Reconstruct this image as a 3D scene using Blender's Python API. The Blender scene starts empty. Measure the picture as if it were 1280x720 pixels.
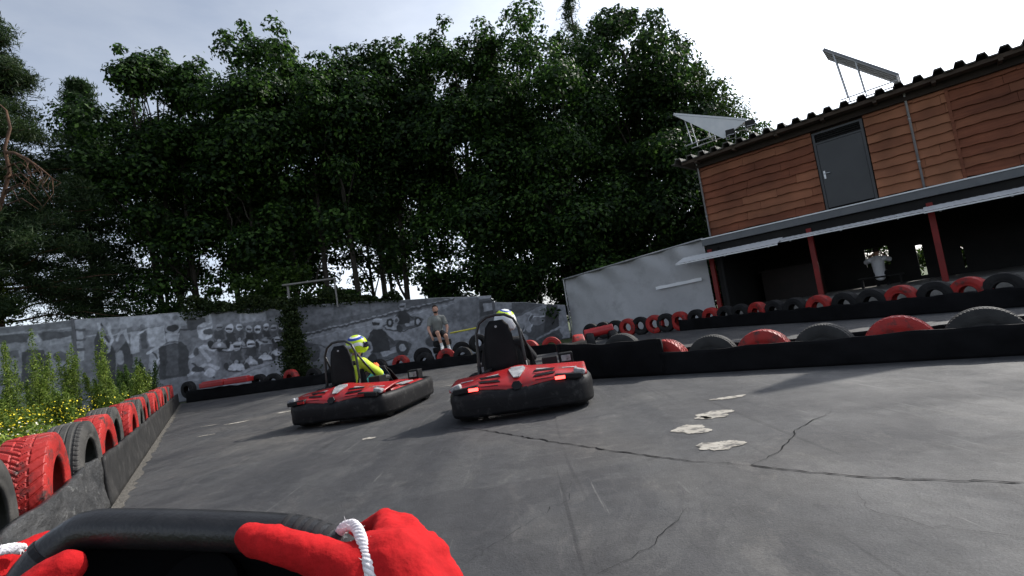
import bpy, bmesh, math, random
import numpy as np
from mathutils import Vector, Matrix, noise as mnoise

R = math.radians
SC = bpy.context.scene
COL = SC.collection
rnd = random.Random(11)
PI = math.pi

# ------------------------------------------------------------------ camera
cam = bpy.data.cameras.new('camera')
cam.sensor_width = 36.0
cam.lens = 36.0 * 620.0 / 1280.0
cam.clip_start = 0.02
cam.clip_end = 3000
camo = bpy.data.objects.new('camera', cam)
COL.objects.link(camo)
pit, rol = R(4.1), R(8.8)
Fv = Vector((0, math.cos(pit), math.sin(pit)))
R0 = Vector((1, 0, 0)); U0 = Vector((0, -math.sin(pit), math.cos(pit)))
Rv = R0 * math.cos(rol) - U0 * math.sin(rol)
Uv = R0 * math.sin(rol) + U0 * math.cos(rol)
camo.matrix_world = Matrix(((Rv.x, Uv.x, -Fv.x, 0), (Rv.y, Uv.y, -Fv.y, 0), (Rv.z, Uv.z, -Fv.z, 0.9), (0, 0, 0, 1)))
SC.camera = camo

# ------------------------------------------------------------------ sky, sun, exposure
SUN_EL, SUN_AZ = R(39), R(58)          # azimuth clockwise from +Y
world = bpy.data.worlds.new('World'); SC.world = world
world.use_nodes = True
wn, wl = world.node_tree.nodes, world.node_tree.links
wn.clear()
wo = wn.new('ShaderNodeOutputWorld'); wb = wn.new('ShaderNodeBackground')
sky = wn.new('ShaderNodeTexSky'); sky.sky_type = 'NISHITA'; sky.sun_disc = False
sky.sun_elevation = SUN_EL; sky.sun_rotation = SUN_AZ
sky.dust_density = 2.4; sky.air_density = 1.0; sky.ozone_density = 1.5
tc = wn.new('ShaderNodeTexCoord'); mp = wn.new('ShaderNodeMapping'); mp.inputs['Scale'].default_value = (1.2, 1.2, 3.5)
wl.new(tc.outputs['Generated'], mp.inputs['Vector'])
cn = wn.new('ShaderNodeTexNoise'); cn.inputs['Scale'].default_value = 1.7; cn.inputs['Detail'].default_value = 7; cn.inputs['Roughness'].default_value = .55
wl.new(mp.outputs['Vector'], cn.inputs['Vector'])
cr = wn.new('ShaderNodeValToRGB'); cr.color_ramp.elements[0].position = .3; cr.color_ramp.elements[1].position = .72
cr.color_ramp.elements[0].color = (.28, .28, .28, 1); cr.color_ramp.elements[1].color = (.85, .85, .85, 1)
wl.new(cn.outputs['Fac'], cr.inputs['Fac'])
# thin cloud veil, brightest toward the sun: the same sky desaturated and lifted
bw = wn.new('ShaderNodeRGBToBW'); wl.new(sky.outputs['Color'], bw.inputs['Color'])
vm = wn.new('ShaderNodeMix'); vm.data_type = 'RGBA'; vm.blend_type = 'MULTIPLY'; vm.inputs['Factor'].default_value = 1
wl.new(bw.outputs['Val'], vm.inputs['A']); vm.inputs['B'].default_value = (2.5, 2.7, 3.05, 1)
mx = wn.new('ShaderNodeMix'); mx.data_type = 'RGBA'
wl.new(cr.outputs['Color'], mx.inputs['Factor']); wl.new(sky.outputs['Color'], mx.inputs['A']); wl.new(vm.outputs['Result'], mx.inputs['B'])
wl.new(mx.outputs['Result'], wb.inputs['Color'])
wb.inputs['Strength'].default_value = 0.115
wl.new(wb.outputs['Background'], wo.inputs['Surface'])

sl = bpy.data.lights.new('sun', 'SUN'); sl.energy = 3.8; sl.angle = R(0.5); sl.color = (1, .95, .87)
so = bpy.data.objects.new('sun', sl); COL.objects.link(so)
sd = Vector((math.sin(SUN_AZ) * math.cos(SUN_EL), math.cos(SUN_AZ) * math.cos(SUN_EL), math.sin(SUN_EL)))
so.rotation_euler = sd.to_track_quat('Z', 'Y').to_euler(); so.location = (20, 10, 30)
SC.view_settings.view_transform = 'Standard'; SC.view_settings.look = 'None'
SC.view_settings.exposure = 0.40; SC.view_settings.gamma = 1.0; SC.view_settings.use_curve_mapping = False
SC.cycles.max_bounces = 6; SC.cycles.transparent_max_bounces = 8

# ------------------------------------------------------------------ materials
MATS = {}
def mat(name, c1, c2=None, rough=.8, scale=3.0, detail=6, bump=0.0, bscale=None, spec=.3, metal=0.0, mid=(.35, .65), stretch=None, emit=None, attr=None, dirt=None, coat=0.0):
    if name in MATS: return MATS[name]
    m = bpy.data.materials.new(name); m.use_nodes = True
    n, l = m.node_tree.nodes, m.node_tree.links
    b = n['Principled BSDF']
    b.inputs['Roughness'].default_value = rough; b.inputs['Metallic'].default_value = metal
    b.inputs['Specular IOR Level'].default_value = spec
    b.inputs['Coat Weight'].default_value = coat
    t = n.new('ShaderNodeTexCoord'); v = t.outputs['Object']
    if stretch:
        q = n.new('ShaderNodeMapping'); q.inputs['Scale'].default_value = stretch; l.new(v, q.inputs['Vector']); v = q.outputs['Vector']
    c = (*c1, 1)
    if c2 is not None:
        nz = n.new('ShaderNodeTexNoise'); nz.inputs['Scale'].default_value = scale; nz.inputs['Detail'].default_value = detail
        nz.inputs['Roughness'].default_value = .6
        l.new(v, nz.inputs['Vector'])
        r = n.new('ShaderNodeValToRGB'); r.color_ramp.elements[0].position = mid[0]; r.color_ramp.elements[1].position = mid[1]
        r.color_ramp.elements[0].color = (*c1, 1); r.color_ramp.elements[1].color = (*c2, 1)
        l.new(nz.outputs['Fac'], r.inputs['Fac']); out = r.outputs['Color']
        if dirt:
            nz2 = n.new('ShaderNodeTexNoise'); nz2.inputs['Scale'].default_value = dirt[1]; nz2.inputs['Detail'].default_value = 8; nz2.inputs['Roughness'].default_value = .7
            l.new(v, nz2.inputs['Vector'])
            r2 = n.new('ShaderNodeValToRGB'); r2.color_ramp.elements[0].position = dirt[2]; r2.color_ramp.elements[1].position = dirt[3]
            l.new(nz2.outputs['Fac'], r2.inputs['Fac'])
            k = n.new('ShaderNodeMix'); k.data_type = 'RGBA'; l.new(r2.outputs['Color'], k.inputs['Factor']); l.new(out, k.inputs['A']); k.inputs['B'].default_value = (*dirt[0], 1)
            out = k.outputs['Result']
        l.new(out, b.inputs['Base Color'])
    else: b.inputs['Base Color'].default_value = c
    if attr:
        a = n.new('ShaderNodeAttribute'); a.attribute_name = attr
        l.new(a.outputs['Color'], b.inputs['Base Color'])
    if bump:
        nb = n.new('ShaderNodeTexNoise'); nb.inputs['Scale'].default_value = bscale or scale * 6; nb.inputs['Detail'].default_value = 5
        l.new(v, nb.inputs['Vector'])
        bp = n.new('ShaderNodeBump'); bp.inputs['Strength'].default_value = 1; bp.inputs['Distance'].default_value = bump
        l.new(nb.outputs['Fac'], bp.inputs['Height']); l.new(bp.outputs['Normal'], b.inputs['Normal'])
    if emit:
        b.inputs['Emission Color'].default_value = (*emit[0], 1); b.inputs['Emission Strength'].default_value = emit[1]
    MATS[name] = m
    return m

def leafmat(name, dark, light, scale=1.4):
    m = bpy.data.materials.new(name); m.use_nodes = True
    n, l = m.node_tree.nodes, m.node_tree.links
    for x in list(n): n.remove(x)
    o = n.new('ShaderNodeOutputMaterial'); t = n.new('ShaderNodeTexCoord')
    nz = n.new('ShaderNodeTexNoise'); nz.inputs['Scale'].default_value = scale; nz.inputs['Detail'].default_value = 4
    l.new(t.outputs['Object'], nz.inputs['Vector'])
    a = n.new('ShaderNodeAttribute'); a.attribute_name = 'var'
    ad = n.new('ShaderNodeMath'); ad.operation = 'MULTIPLY_ADD'; ad.inputs[1].default_value = .45
    l.new(a.outputs['Fac'], ad.inputs[0]); l.new(nz.outputs['Fac'], ad.inputs[2])
    r = n.new('ShaderNodeValToRGB'); r.color_ramp.elements[0].position = .45; r.color_ramp.elements[1].position = .98
    r.color_ramp.elements[0].color = (*dark, 1); r.color_ramp.elements[1].color = (*light, 1)
    l.new(ad.outputs[0], r.inputs['Fac'])
    d = n.new('ShaderNodeBsdfPrincipled'); d.inputs['Roughness'].default_value = .55; d.inputs['Specular IOR Level'].default_value = .25
    tr = n.new('ShaderNodeBsdfTranslucent'); mx = n.new('ShaderNodeMixShader'); mx.inputs[0].default_value = .42
    l.new(r.outputs['Color'], d.inputs['Base Color']); l.new(r.outputs['Color'], tr.inputs['Color'])
    l.new(d.outputs[0], mx.inputs[1]); l.new(tr.outputs[0], mx.inputs[2]); l.new(mx.outputs[0], o.inputs['Surface'])
    MATS[name] = m
    return m

# ------------------------------------------------------------------ object helpers
def tag(o, label=None, cat=None, group=None, kind=None):
    if label: o['label'] = label
    if cat: o['category'] = cat
    if group: o['group'] = group
    if kind: o['kind'] = kind
    return o
def empty(name, loc=(0, 0, 0), rz=0.0, label=None, cat=None, group=None):
    o = bpy.data.objects.new(name, None); COL.objects.link(o)
    o.empty_display_size = .1
    o.location = loc; o.rotation_euler = (0, 0, rz)
    return tag(o, label, cat, group)
def link(name, me, m=None, parent=None, smooth=False):
    o = bpy.data.objects.new(name, me); COL.objects.link(o)
    if m is not None:
        me.materials.clear()
        for k in (m if isinstance(m, (list, tuple)) else [m]): me.materials.append(k)
    if parent: o.parent = parent
    if smooth: me.polygons.foreach_set('use_smooth', [True] * len(me.polygons))
    return o
def copy_tree(o, parent=None):
    c = o.copy(); COL.objects.link(c)
    if parent: c.parent = parent
    for ch in list(o.children): copy_tree(ch, c)
    return c

class MB:
    def __init__(s): s.v = []; s.f = []; s.mi = []
    def add(s, vs, fs, mi=0):
        o = len(s.v); s.v += [tuple(map(float, q)) for q in vs]; s.f += [tuple(i + o for i in f) for f in fs]; s.mi += [mi] * len(fs)
    def box(s, c, d, rot=None, mi=0, taper=1.0):
        x, y, z = d[0] / 2, d[1] / 2, d[2] / 2
        vs = [Vector((sx * x * (taper if sz > 0 else 1), sy * y * (taper if sz > 0 else 1), sz * z)) for sz in (-1, 1) for sy in (-1, 1) for sx in (-1, 1)]
        if rot is not None: vs = [rot @ q for q in vs]
        vs = [q + Vector(c) for q in vs]
        s.add(vs, [(0, 2, 3, 1), (4, 5, 7, 6), (0, 1, 5, 4), (2, 6, 7, 3), (0, 4, 6, 2), (1, 3, 7, 5)], mi)
        return s
    def b2(s, a, b, mi=0):
        return s.box([(a[i] + b[i]) / 2 for i in range(3)], [abs(b[i] - a[i]) for i in range(3)], mi=mi)
    def tube(s, pts, rad, n=10, closed=False, mi=0, caps=True):
        P = [Vector(p) for p in pts]; N = len(P)
        rs = rad if isinstance(rad, (list, tuple)) else [rad] * N
        T = []
        for i in range(N):
            if closed: t = P[(i + 1) % N] - P[i - 1]
            else: t = P[min(i + 1, N - 1)] - P[max(i - 1, 0)]
            T.append(t.normalized())
        up = Vector((0, 0, 1)) if abs(T[0].z) < .9 else Vector((1, 0, 0))
        u = T[0].cross(up).normalized(); vs = []
        for i in range(N):
            u = (u - T[i] * u.dot(T[i])).normalized(); w = T[i].cross(u)
            for k in range(n):
                a = 2 * PI * k / n; vs.append(P[i] + (u * math.cos(a) + w * math.sin(a)) * rs[i])
        fs = []
        for i in range(N if closed else N - 1):
            j = (i + 1) % N
            for k in range(n): fs.append((i * n + k, i * n + (k + 1) % n, j * n + (k + 1) % n, j * n + k))
        if caps and not closed: fs += [tuple(range(n))[::-1], tuple((N - 1) * n + k for k in range(n))]
        s.add(vs, fs, mi); return s
    def sph(s, c, r, sc=(1, 1, 1), nu=14, nv=9, mi=0, rot=None):
        vs = []; fs = []
        for j in range(nv + 1):
            t = PI * j / nv
            for i in range(nu):
                a = 2 * PI * i / nu
                q = Vector((math.sin(t) * math.cos(a) * r * sc[0], math.sin(t) * math.sin(a) * r * sc[1], math.cos(t) * r * sc[2]))
                if rot is not None: q = rot @ q
                vs.append(q + Vector(c))
        for j in range(nv):
            for i in range(nu): fs.append((j * nu + i, (j + 1) * nu + i, (j + 1) * nu + (i + 1) % nu, j * nu + (i + 1) % nu))
        s.add(vs, fs, mi); return s
    def prism(s, poly, z0, z1, mi=0):
        n = len(poly)
        vs = [(x, y, z0) for x, y in poly] + [(x, y, z1) for x, y in poly]
        s.add(vs, [tuple(range(n))[::-1], tuple(range(n, 2 * n))] + [(i, (i + 1) % n, n + (i + 1) % n, n + i) for i in range(n)], mi); return s
    def grid(s, rows, mi=0, closed=False):
        nr = len(rows); nc = len(rows[0]); vs = [q for r in rows for q in r]; fs = []
        for i in range(nr - 1):
            for j in range(nc if closed else nc - 1):
                fs.append((i * nc + j, i * nc + (j + 1) % nc, (i + 1) * nc + (j + 1) % nc, (i + 1) * nc + j))
        s.add(vs, fs, mi); return s
    def build(s, name, m=None, parent=None, smooth=False, bevel=0, fix=True):
        me = bpy.data.meshes.new(name); me.from_pydata(s.v, [], s.f); me.update()
        if fix or bevel:
            bm = bmesh.new(); bm.from_mesh(me)
            bm.faces.ensure_lookup_table()
            for f, i in zip(bm.faces, s.mi): f.material_index = i
            bmesh.ops.remove_doubles(bm, verts=bm.verts, dist=1e-5)
            bmesh.ops.recalc_face_normals(bm, faces=bm.faces)
            if bevel: bmesh.ops.bevel(bm, geom=[e for e in bm.edges if len(e.link_faces) == 2 and e.calc_face_angle(0) > .5], offset=bevel, segments=2, affect='EDGES', profile=.6)
            bm.to_mesh(me); bm.free()
        o = link(name, me, m, parent, smooth)
        return o

def solidify(o, t, off=0.0):
    md = o.modifiers.new('thickness', 'SOLIDIFY'); md.thickness = t; md.offset = off
    bake(o); return o
def bake(o):
    dg = bpy.context.evaluated_depsgraph_get()
    me = bpy.data.meshes.new_from_object(o.evaluated_get(dg))
    ms = list(o.data.materials); o.modifiers.clear(); o.data = me
    me.materials.clear()
    for m in ms: me.materials.append(m)
    return o
def capsules(segs, name, m, parent=None, vox=.012, smooth=4, extra=None):
    """segs: list of (p0, r0, p1, r1); fused into one continuous skin."""
    b = MB()
    for p0, r0, p1, r1 in segs:
        p0 = Vector(p0); p1 = Vector(p1)
        b.sph(p0, r0, nu=16, nv=10); b.sph(p1, r1, nu=16, nv=10)
        if (p1 - p0).length > 1e-4:
            b.tube([p0, p1], [r0, r1], n=16)
    for c, r, sc in (extra or []): b.sph(c, r, sc, nu=20, nv=14)
    o = b.build(name, m, None, fix=False)
    md = o.modifiers.new('r', 'REMESH'); md.mode = 'VOXEL'; md.voxel_size = vox; md.use_smooth_shade = True
    md = o.modifiers.new('s', 'SMOOTH'); md.factor = .5; md.iterations = smooth
    bake(o); o.parent = parent
    return o

def poly_sheet(name, polys, z, m, parent=None):
    b = MB()
    for p in polys: b.add([(x, y, z) for x, y in p], [tuple(range(len(p)))])
    return b.build(name, m, parent)

# leaves ------------------------------------------------------------
def leaf_mesh(name, P, size, seed=0, up=.35, aspect=.55, nrm=None, svar=.4):
    """P: Nx3 positions; one bent leaf blade (two triangles) at each."""
    g = np.random.default_rng(seed); N = len(P)
    n = g.normal(size=(N, 3)); n /= np.linalg.norm(n, axis=1)[:, None]
    if nrm is not None: n = n * .7 + nrm
    n[:, 2] += up; n /= np.linalg.norm(n, axis=1)[:, None]
    t = np.cross(n, g.normal(size=(N, 3))); t /= np.linalg.norm(t, axis=1)[:, None]
    w = np.cross(n, t)
    s = size * (1 + svar * g.uniform(-1, 1, N))[:, None]
    a = P - t * s * .5; c = P + t * s * .5
    b = P + w * s * aspect * .5 + n * s * .12; d = P - w * s * aspect * .5 + n * s * .12
    V = np.stack([a, b, c, d], 1).reshape(-1, 3).astype(np.float32)
    me = bpy.data.meshes.new(name)
    me.vertices.add(4 * N); me.vertices.foreach_set('co', V.ravel())
    me.loops.add(4 * N); me.loops.foreach_set('vertex_index', np.arange(4 * N, dtype=np.int32))
    me.polygons.add(N); me.polygons.foreach_set('loop_start', np.arange(0, 4 * N, 4, dtype=np.int32))
    me.polygons.foreach_set('loop_total', np.full(N, 4, dtype=np.int32))
    me.update(calc_edges=True)
    at = me.attributes.new('var', 'FLOAT', 'FACE'); at.data.foreach_set('value', g.uniform(-1, 1, N).astype(np.float32))
    return me
def clump_points(C, rad, n, seed, flat=.8, lo=.35):
    g = np.random.default_rng(seed)
    w = rad ** 2; idx = g.choice(len(C), n, p=w / w.sum())
    d = g.normal(size=(n, 3)); d /= np.linalg.norm(d, axis=1)[:, None]
    r = rad[idx] * (lo + (1.12 - lo) * g.uniform(0, 1, n) ** .6)
    d[:, 2] = np.where(g.uniform(size=n) < .55, np.abs(d[:, 2]), d[:, 2])
    q = d * r[:, None]; q[:, 2] *= flat
    return C[idx] + q, d
# ================================================================== SETTING
# ground far out to the horizon
M_soil = mat('soil_grass', (.035, .045, .016), (.075, .07, .035), .95, .9, bump=.03, bscale=9, dirt=((.05, .08, .02), 2.5, .4, .6))
g_ = MB()
def gh(x, y): return -.004 + .0 * x
g_.add([(-900, -900, 0), (900, -900, 0), (900, 900, 0), (-900, 900, 0)], [(0, 1, 2, 3)])
tag(g_.build('ground', M_soil), kind='structure')

# asphalt: one sheet bounded by the barriers
def asphalt():
    m = bpy.data.materials.new('asphalt'); m.use_nodes = True
    n, l = m.node_tree.nodes, m.node_tree.links; b = n['Principled BSDF']
    t = n.new('ShaderNodeTexCoord')
    def nz(s, d=6, rg=.6, dist=0, mapping=None):
        k = n.new('ShaderNodeTexNoise'); k.inputs['Scale'].default_value = s; k.inputs['Detail'].default_value = d; k.inputs['Roughness'].default_value = rg; k.inputs['Distortion'].default_value = dist
        src = t.outputs['Object']
        if mapping:
            q = n.new('ShaderNodeMapping'); q.inputs['Rotation'].default_value = (0, 0, mapping[1]); q.inputs['Scale'].default_value = mapping[0]; l.new(src, q.inputs['Vector']); src = q.outputs['Vector']
        l.new(src, k.inputs['Vector']); return k.outputs['Fac']
    def ramp(f, p0, c0, p1, c1):
        r = n.new('ShaderNodeValToRGB'); r.color_ramp.elements[0].position = p0; r.color_ramp.elements[1].position = p1
        r.color_ramp.elements[0].color = (*c0, 1); r.color_ramp.elements[1].color = (*c1, 1); l.new(f, r.inputs['Fac']); return r.outputs['Color']
    def mix(f, a, bb, mode='MIX'):
        k = n.new('ShaderNodeMix'); k.data_type = 'RGBA'; k.blend_type = mode
        if isinstance(f, float): k.inputs['Factor'].default_value = f
        else: l.new(f, k.inputs['Factor'])
        for s, q in (('A', a), ('B', bb)):
            if isinstance(q, tuple): k.inputs[s].default_value = (*q, 1)
            else: l.new(q, k.inputs[s])
        return k.outputs['Result']
    base = ramp(nz(.55, 5, .6, .6), .3, (.041, .042, .045), .72, (.072, .071, .070))
    # racing-line rubber running along the track
    rub = ramp(nz(1.0, 5, .55, .3, ((2.2, .22, 1), R(-28))), .38, (1, 1, 1), .6, (0, 0, 0))
    c = mix(rub, base, (.036, .037, .040))
    # worn concrete-like scuffs and dust
    sc = ramp(nz(2.4, 12, .78, 1.4, ((1, .45, 1), R(-35))), .57, (0, 0, 0), .72, (.6, .6, .6))
    c = mix(ramp(nz(5.5, 12, .8, 2.2, ((1.6, .3, 1), R(-62))), .60, (0, 0, 0), .70, (.7, .7, .7)), c, (.026, .027, .029))
    c = mix(ramp(nz(.42, 4, .5), .5, (0, 0, 0), .66, (.55, .55, .55)), c, (.105, .098, .088))
    c = mix(sc, c, (.11, .108, .10))
    pt = ramp(nz(.8, 10, .7, .8), .495, (1, 1, 1), .505, (.80, .80, .82)); c = mix(1.0, c, pt, 'MULTIPLY')
    pt = ramp(nz(3.1, 12, .8, 1.0, ((1, .5, 1), R(20))), .56, (1, 1, 1), .57, (1.28, 1.25, 1.21)); c = mix(1.0, c, pt, 'MULTIPLY')
    spk = ramp(nz(38, 4, .75), .70, (0, 0, 0), .73, (.6, .6, .6)); c = mix(spk, c, (.17, .165, .155))
    for ang, p, q in ((R(-30), .66, .71), (R(-48), .68, .72), (R(12), .69, .73)):
        k_ = ramp(nz(5.0, 4, .5, .3, ((5, .12, 1), ang)), p, (0, 0, 0), q, (.55, .55, .55)); k2_ = ramp(nz(1.1, 3, .5, 0, ((1, 1, 1), ang)), .5, (0, 0, 0), .6, (1, 1, 1))
        c = mix(mix(1.0, k_, k2_, 'MULTIPLY'), c, (.15, .148, .142))
    for ang, p, q in ((R(-35), .64, .70),):
        k_ = ramp(nz(3.4, 4, .5, .4, ((4, .10, 1), ang)), p, (0, 0, 0), q, (.7, .7, .7)); c = mix(k_, c, (.022, .022, .024))
    fine = ramp(nz(160, 3, .7), .3, (.72, .72, .72), .75, (1.3, 1.3, 1.3))
    c = mix(1.0, c, fine, 'MULTIPLY')
    med = ramp(nz(9, 8, .75), .3, (.8, .8, .8), .7, (1.2, 1.2, 1.2))
    c = mix(1.0, c, med, 'MULTIPLY')
    # fine hairline crazing
    vo = n.new('ShaderNodeTexVoronoi'); vo.feature = 'DISTANCE_TO_EDGE'; vo.inputs['Scale'].default_value = .55
    dn = n.new('ShaderNodeTexNoise'); dn.inputs['Scale'].default_value = 2.2; dn.inputs['Detail'].default_value = 6
    l.new(t.outputs['Object'], dn.inputs['Vector'])
    am = n.new('ShaderNodeMix'); am.data_type = 'VECTOR'; am.inputs['Factor'].default_value = .35
    l.new(t.outputs['Object'], am.inputs['A']); l.new(dn.outputs['Color'], am.inputs['B']); l.new(am.outputs['Result'], vo.inputs['Vector'])
    ln = ramp(vo.outputs['Distance'], .0, (1, 1, 1), .006, (0, 0, 0))
    brk = ramp(nz(1.3, 4, .6), .5, (0, 0, 0), .62, (.75, .75, .75))
    lm = mix(1.0, ln, brk, 'MULTIPLY')
    c = mix(lm, c, (.016, .016, .017))
    l.new(c, b.inputs['Base Color'])
    rr = ramp(nz(1.7, 6, .6), .3, (.62, .62, .62), .7, (.85, .85, .85)); l.new(rr, b.inputs['Roughness'])
    b.inputs['Specular IOR Level'].default_value = .35
    bp = n.new('ShaderNodeBump'); bp.inputs['Distance'].default_value = .004; bp.inputs['Strength'].default_value = .8
    l.new(nz(120, 4, .7), bp.inputs['Height'])
    bp2 = n.new('ShaderNodeBump'); bp2.inputs['Distance'].default_value = .02; bp2.inputs['Strength'].default_value = .7
    l.new(nz(3, 5, .5), bp2.inputs['Height']); l.new(bp.outputs['Normal'], bp2.inputs['Normal']); l.new(bp2.outputs['Normal'], b.inputs['Normal'])
    return m
M_asph = asphalt()
LB0 = Vector((-3.44, 4.14, 0)); LBd = Vector((-11.03 + 3.44, 15.93 - 4.14, 0)).normalized(); LBn = Vector((-LBd.y, LBd.x, 0))
def lb(s, o=0.0, z=0.0): p = LB0 + LBd * s + LBn * o; return (p.x, p.y, z)
TRK = [lb(-14)[:2], lb(14.2)[:2], (-10.9, 16.0), (.9, 13.1), (2.2, 19.6), (6.4, 15.9), (14.5, 8.7), (22, -2), (14, -16), (2, -16)]
trk = poly_sheet('track', [TRK], .004, M_asph); tag(trk, kind='structure')
# cracks, patches: flat marks on the track, parts of it
M_crack = mat('crack_dark', (.006, .006, .007), rough=.95, spec=.1)
def crack(pts, w, seed, jag=.02, taper=True):
    r_ = random.Random(seed); P = []
    for i in range(len(pts) - 1):
        a = Vector((*pts[i], 0)); b = Vector((*pts[i + 1], 0)); n_ = max(2, int((b - a).length / .04))
        for k in range(n_): P.append(a.lerp(b, k / n_) + Vector((r_.gauss(0, jag * .3), r_.gauss(0, jag * .3), 0)))
    P.append(Vector((*pts[-1], 0)))
    top, bot = [], []
    for i, p in enumerate(P):
        t = (P[min(i + 1, len(P) - 1)] - P[max(i - 1, 0)]).normalized(); nn = Vector((-t.y, t.x, 0))
        ww = w * r_.uniform(.25, 1.2) * (1 if not taper else min(1, .2 + 3 * min(i, len(P) - 1 - i) / len(P)))
        top.append(tuple(p + nn * ww)[:2] + (.008,)); bot.append(tuple(p - nn * ww)[:2] + (.008,))
    b = MB(); b.grid([top, bot]); return b.build('crack', M_crack, trk)
crack([(-.9, 4.95), (-.48, 4.54), (.2, 3.6), (.5, 3.2), (.81, 2.81), (1.07, 2.59)], .007, 1)
crack([(1.05, 2.6), (1.39, 2.24), (1.6, 2.1), (1.82, 1.96), (2.4, 1.55)], .0055, 2, taper=False)
crack([(1.07, 2.59), (1.3, 2.75), (1.6, 3.1), (1.97, 3.37)], .0035, 3)
crack([(.6, 2.2), (.35, 1.9), (.1, 1.75)], .0015, 4)
crack([(.0, 1.75), (.22, 1.55), (.3, 1.40)], .0018, 5)
crack([(-.4, 1.85), (-.2, 2.2), (.1, 2.5), (.15, 2.8)], .001, 6, .05)
crack([(1.5, 1.5), (1.2, 1.9), (1.3, 2.2)], .001, 7, .05)
crack([(2.2, 3.0), (2.8, 2.6), (3.4, 2.4)], .001, 8, .05)
M_patch = mat('filler_cream', (.27, .25, .215), (.38, .355, .31), .9, 9, bump=.004, bscale=60, dirt=((.10, .095, .088), 17, .50, .60))
def patch(cx, cy, rx, ry, seed, rot=0):
    r_ = random.Random(seed); n_ = 90; ph = [r_.uniform(0, 6.3) for _ in range(7)]; P = []
    for i in range(n_):
        a = 2 * PI * i / n_
        k = 1 + r_.gauss(0, .045) + .16 * math.sin(2 * a + ph[0]) + .13 * math.sin(3 * a + ph[1]) + .08 * math.sin(5 * a + ph[2]) + .05 * math.sin(9 * a + ph[3])
        x, y = rx * k * math.cos(a), ry * k * math.sin(a)
        P.append((cx + x * math.cos(rot) - y * math.sin(rot), cy + x * math.sin(rot) + y * math.cos(rot)))
    return poly_sheet('filler_patch', [P], .008, M_patch, trk)
for k, q in enumerate([(1.67, 4.27, .13, .055, 1), (1.35, 3.77, .13, .11, 2), (1.24, 3.72, .05, .05, 12), (1.06, 3.45, .12, .11, 5), (1.07, 3.0, .115, .10, 4)]):
    patch(*q, rot=-.15)
for q in [(-4.72, 8.1, .2, .06, 6), (-4.2, 8.6, .1, .1, 7), (-5.3, 8.3, .12, .03, 8), (-1.62, 4.95, .06, .05, 9), (-4.6, 7.1, .12, .03, 10), (-1.2, 8.8, .3, .03, 11), (-.9, 7.9, .2, .03, 13)]: patch(*q, rot=.2)

# ------------------------------------------------------------------ tyres
def tyre_mesh(name, rad, w, rim, pattern=None, N=96, deform=0.0, seed=0):
    r_ = random.Random(seed)
    h = w / 2; prof = []                                      # (axial, radius, kind) outer side round to the inner
    nt = 26 if pattern else 8
    prof.append((-h * .80, rim - .012, 0)); prof.append((-h * .98, rim + .004, 0)); prof.append((-h * .90, rim + .016, 0))
    for k in range(1, 6):
        u = k / 6; prof.append((-h * (.92 + .10 * math.sin(PI * u)), rim + .016 + (rad - .03 - rim - .016) * u, 0))
    prof.append((-h * .93, rad - .022, 0)); prof.append((-h * .88, rad - .010, 1))
    for k in range(nt + 1):
        u = -1 + 2 * k / nt; prof.append((u * h * .84, rad - .007 * abs(u) ** 2.2, 1))
    prof.append((h * .88, rad - .010, 1)); prof.append((h * .93, rad - .022, 0))
    for k in range(5, 0, -1):
        u = k / 6; prof.append((h * (.92 + .10 * math.sin(PI * u)), rim + .016 + (rad - .03 - rim - .016) * u, 0))
    prof.append((h * .90, rim + .016, 0)); prof.append((h * .98, rim + .004, 0)); prof.append((h * .80, rim - .012, 0))
    prof.append((h * .78, rim + .01, 0)); prof.append((h * .84, rad - .05, 0)); prof.append((h * .5, rad - .02, 0))
    prof.append((-h * .5, rad - .02, 0)); prof.append((-h * .84, rad - .05, 0)); prof.append((-h * .78, rim + .01, 0))
    v = []; f = []; M = len(prof)
    for i in range(N):
        a = 2 * PI * i / N
        for x, r, k in prof:
            if k == 1 and pattern: r = r - pattern(a, x / h)
            k2 = 1 + deform * math.sin(2 * a + seed)
            v.append((x, r * k2 * math.sin(a), r * k2 * math.cos(a)))
    for i in range(N):
        j = (i + 1) % N
        for k in range(M): f.append((i * M + k, j * M + k, j * M + (k + 1) % M, i * M + (k + 1) % M))
    me = bpy.data.meshes.new(name); me.from_pydata(v, [], f); me.update()
    bm = bmesh.new(); bm.from_mesh(me); bmesh.ops.recalc_face_normals(bm, faces=bm.faces); bm.to_mesh(me); bm.free()
    if not pattern: me.polygons.foreach_set('use_smooth', [True] * len(me.polygons))
    else: me.polygons.foreach_set('use_smooth', [(p.center.yz.length < rad - .03) for p in me.polygons])
    return me
def pat_block(a, u):                                            # directional winter tread: diagonal sipes and two circumferential grooves
    n = 34; s = (a / (2 * PI) * n + 1.6 * abs(u) + .5 * (u > 0)) % 1
    d = 0
    if s < .2: d = .008
    if abs(abs(u) - .34) < .045 and ((a / (2 * PI) * n * .5) % 1) < .75: d = .008
    if abs(u) < .34 and .48 < s < .58: d = .005
    return d
def pat_rib(a, u):
    for c in (-.55, -.18, .18, .55):
        if abs(u - c) < .05: return .007
    s = (a / (2 * PI) * 60 + .8 * u) % 1
    return .004 if abs(u) > .6 and s < .25 else 0
M_tred = mat('red_tyre_paint', (.36, .022, .018), (.25, .016, .014), .55, 5, bump=.003, bscale=50, dirt=((.045, .03, .027), 9, .52, .66))
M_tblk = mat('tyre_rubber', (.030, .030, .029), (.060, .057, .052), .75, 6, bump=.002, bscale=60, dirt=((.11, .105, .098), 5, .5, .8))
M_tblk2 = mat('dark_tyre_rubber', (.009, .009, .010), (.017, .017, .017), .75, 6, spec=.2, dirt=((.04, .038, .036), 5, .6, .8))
def withmat(me, m): me.materials.clear(); me.materials.append(m); return me
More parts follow.
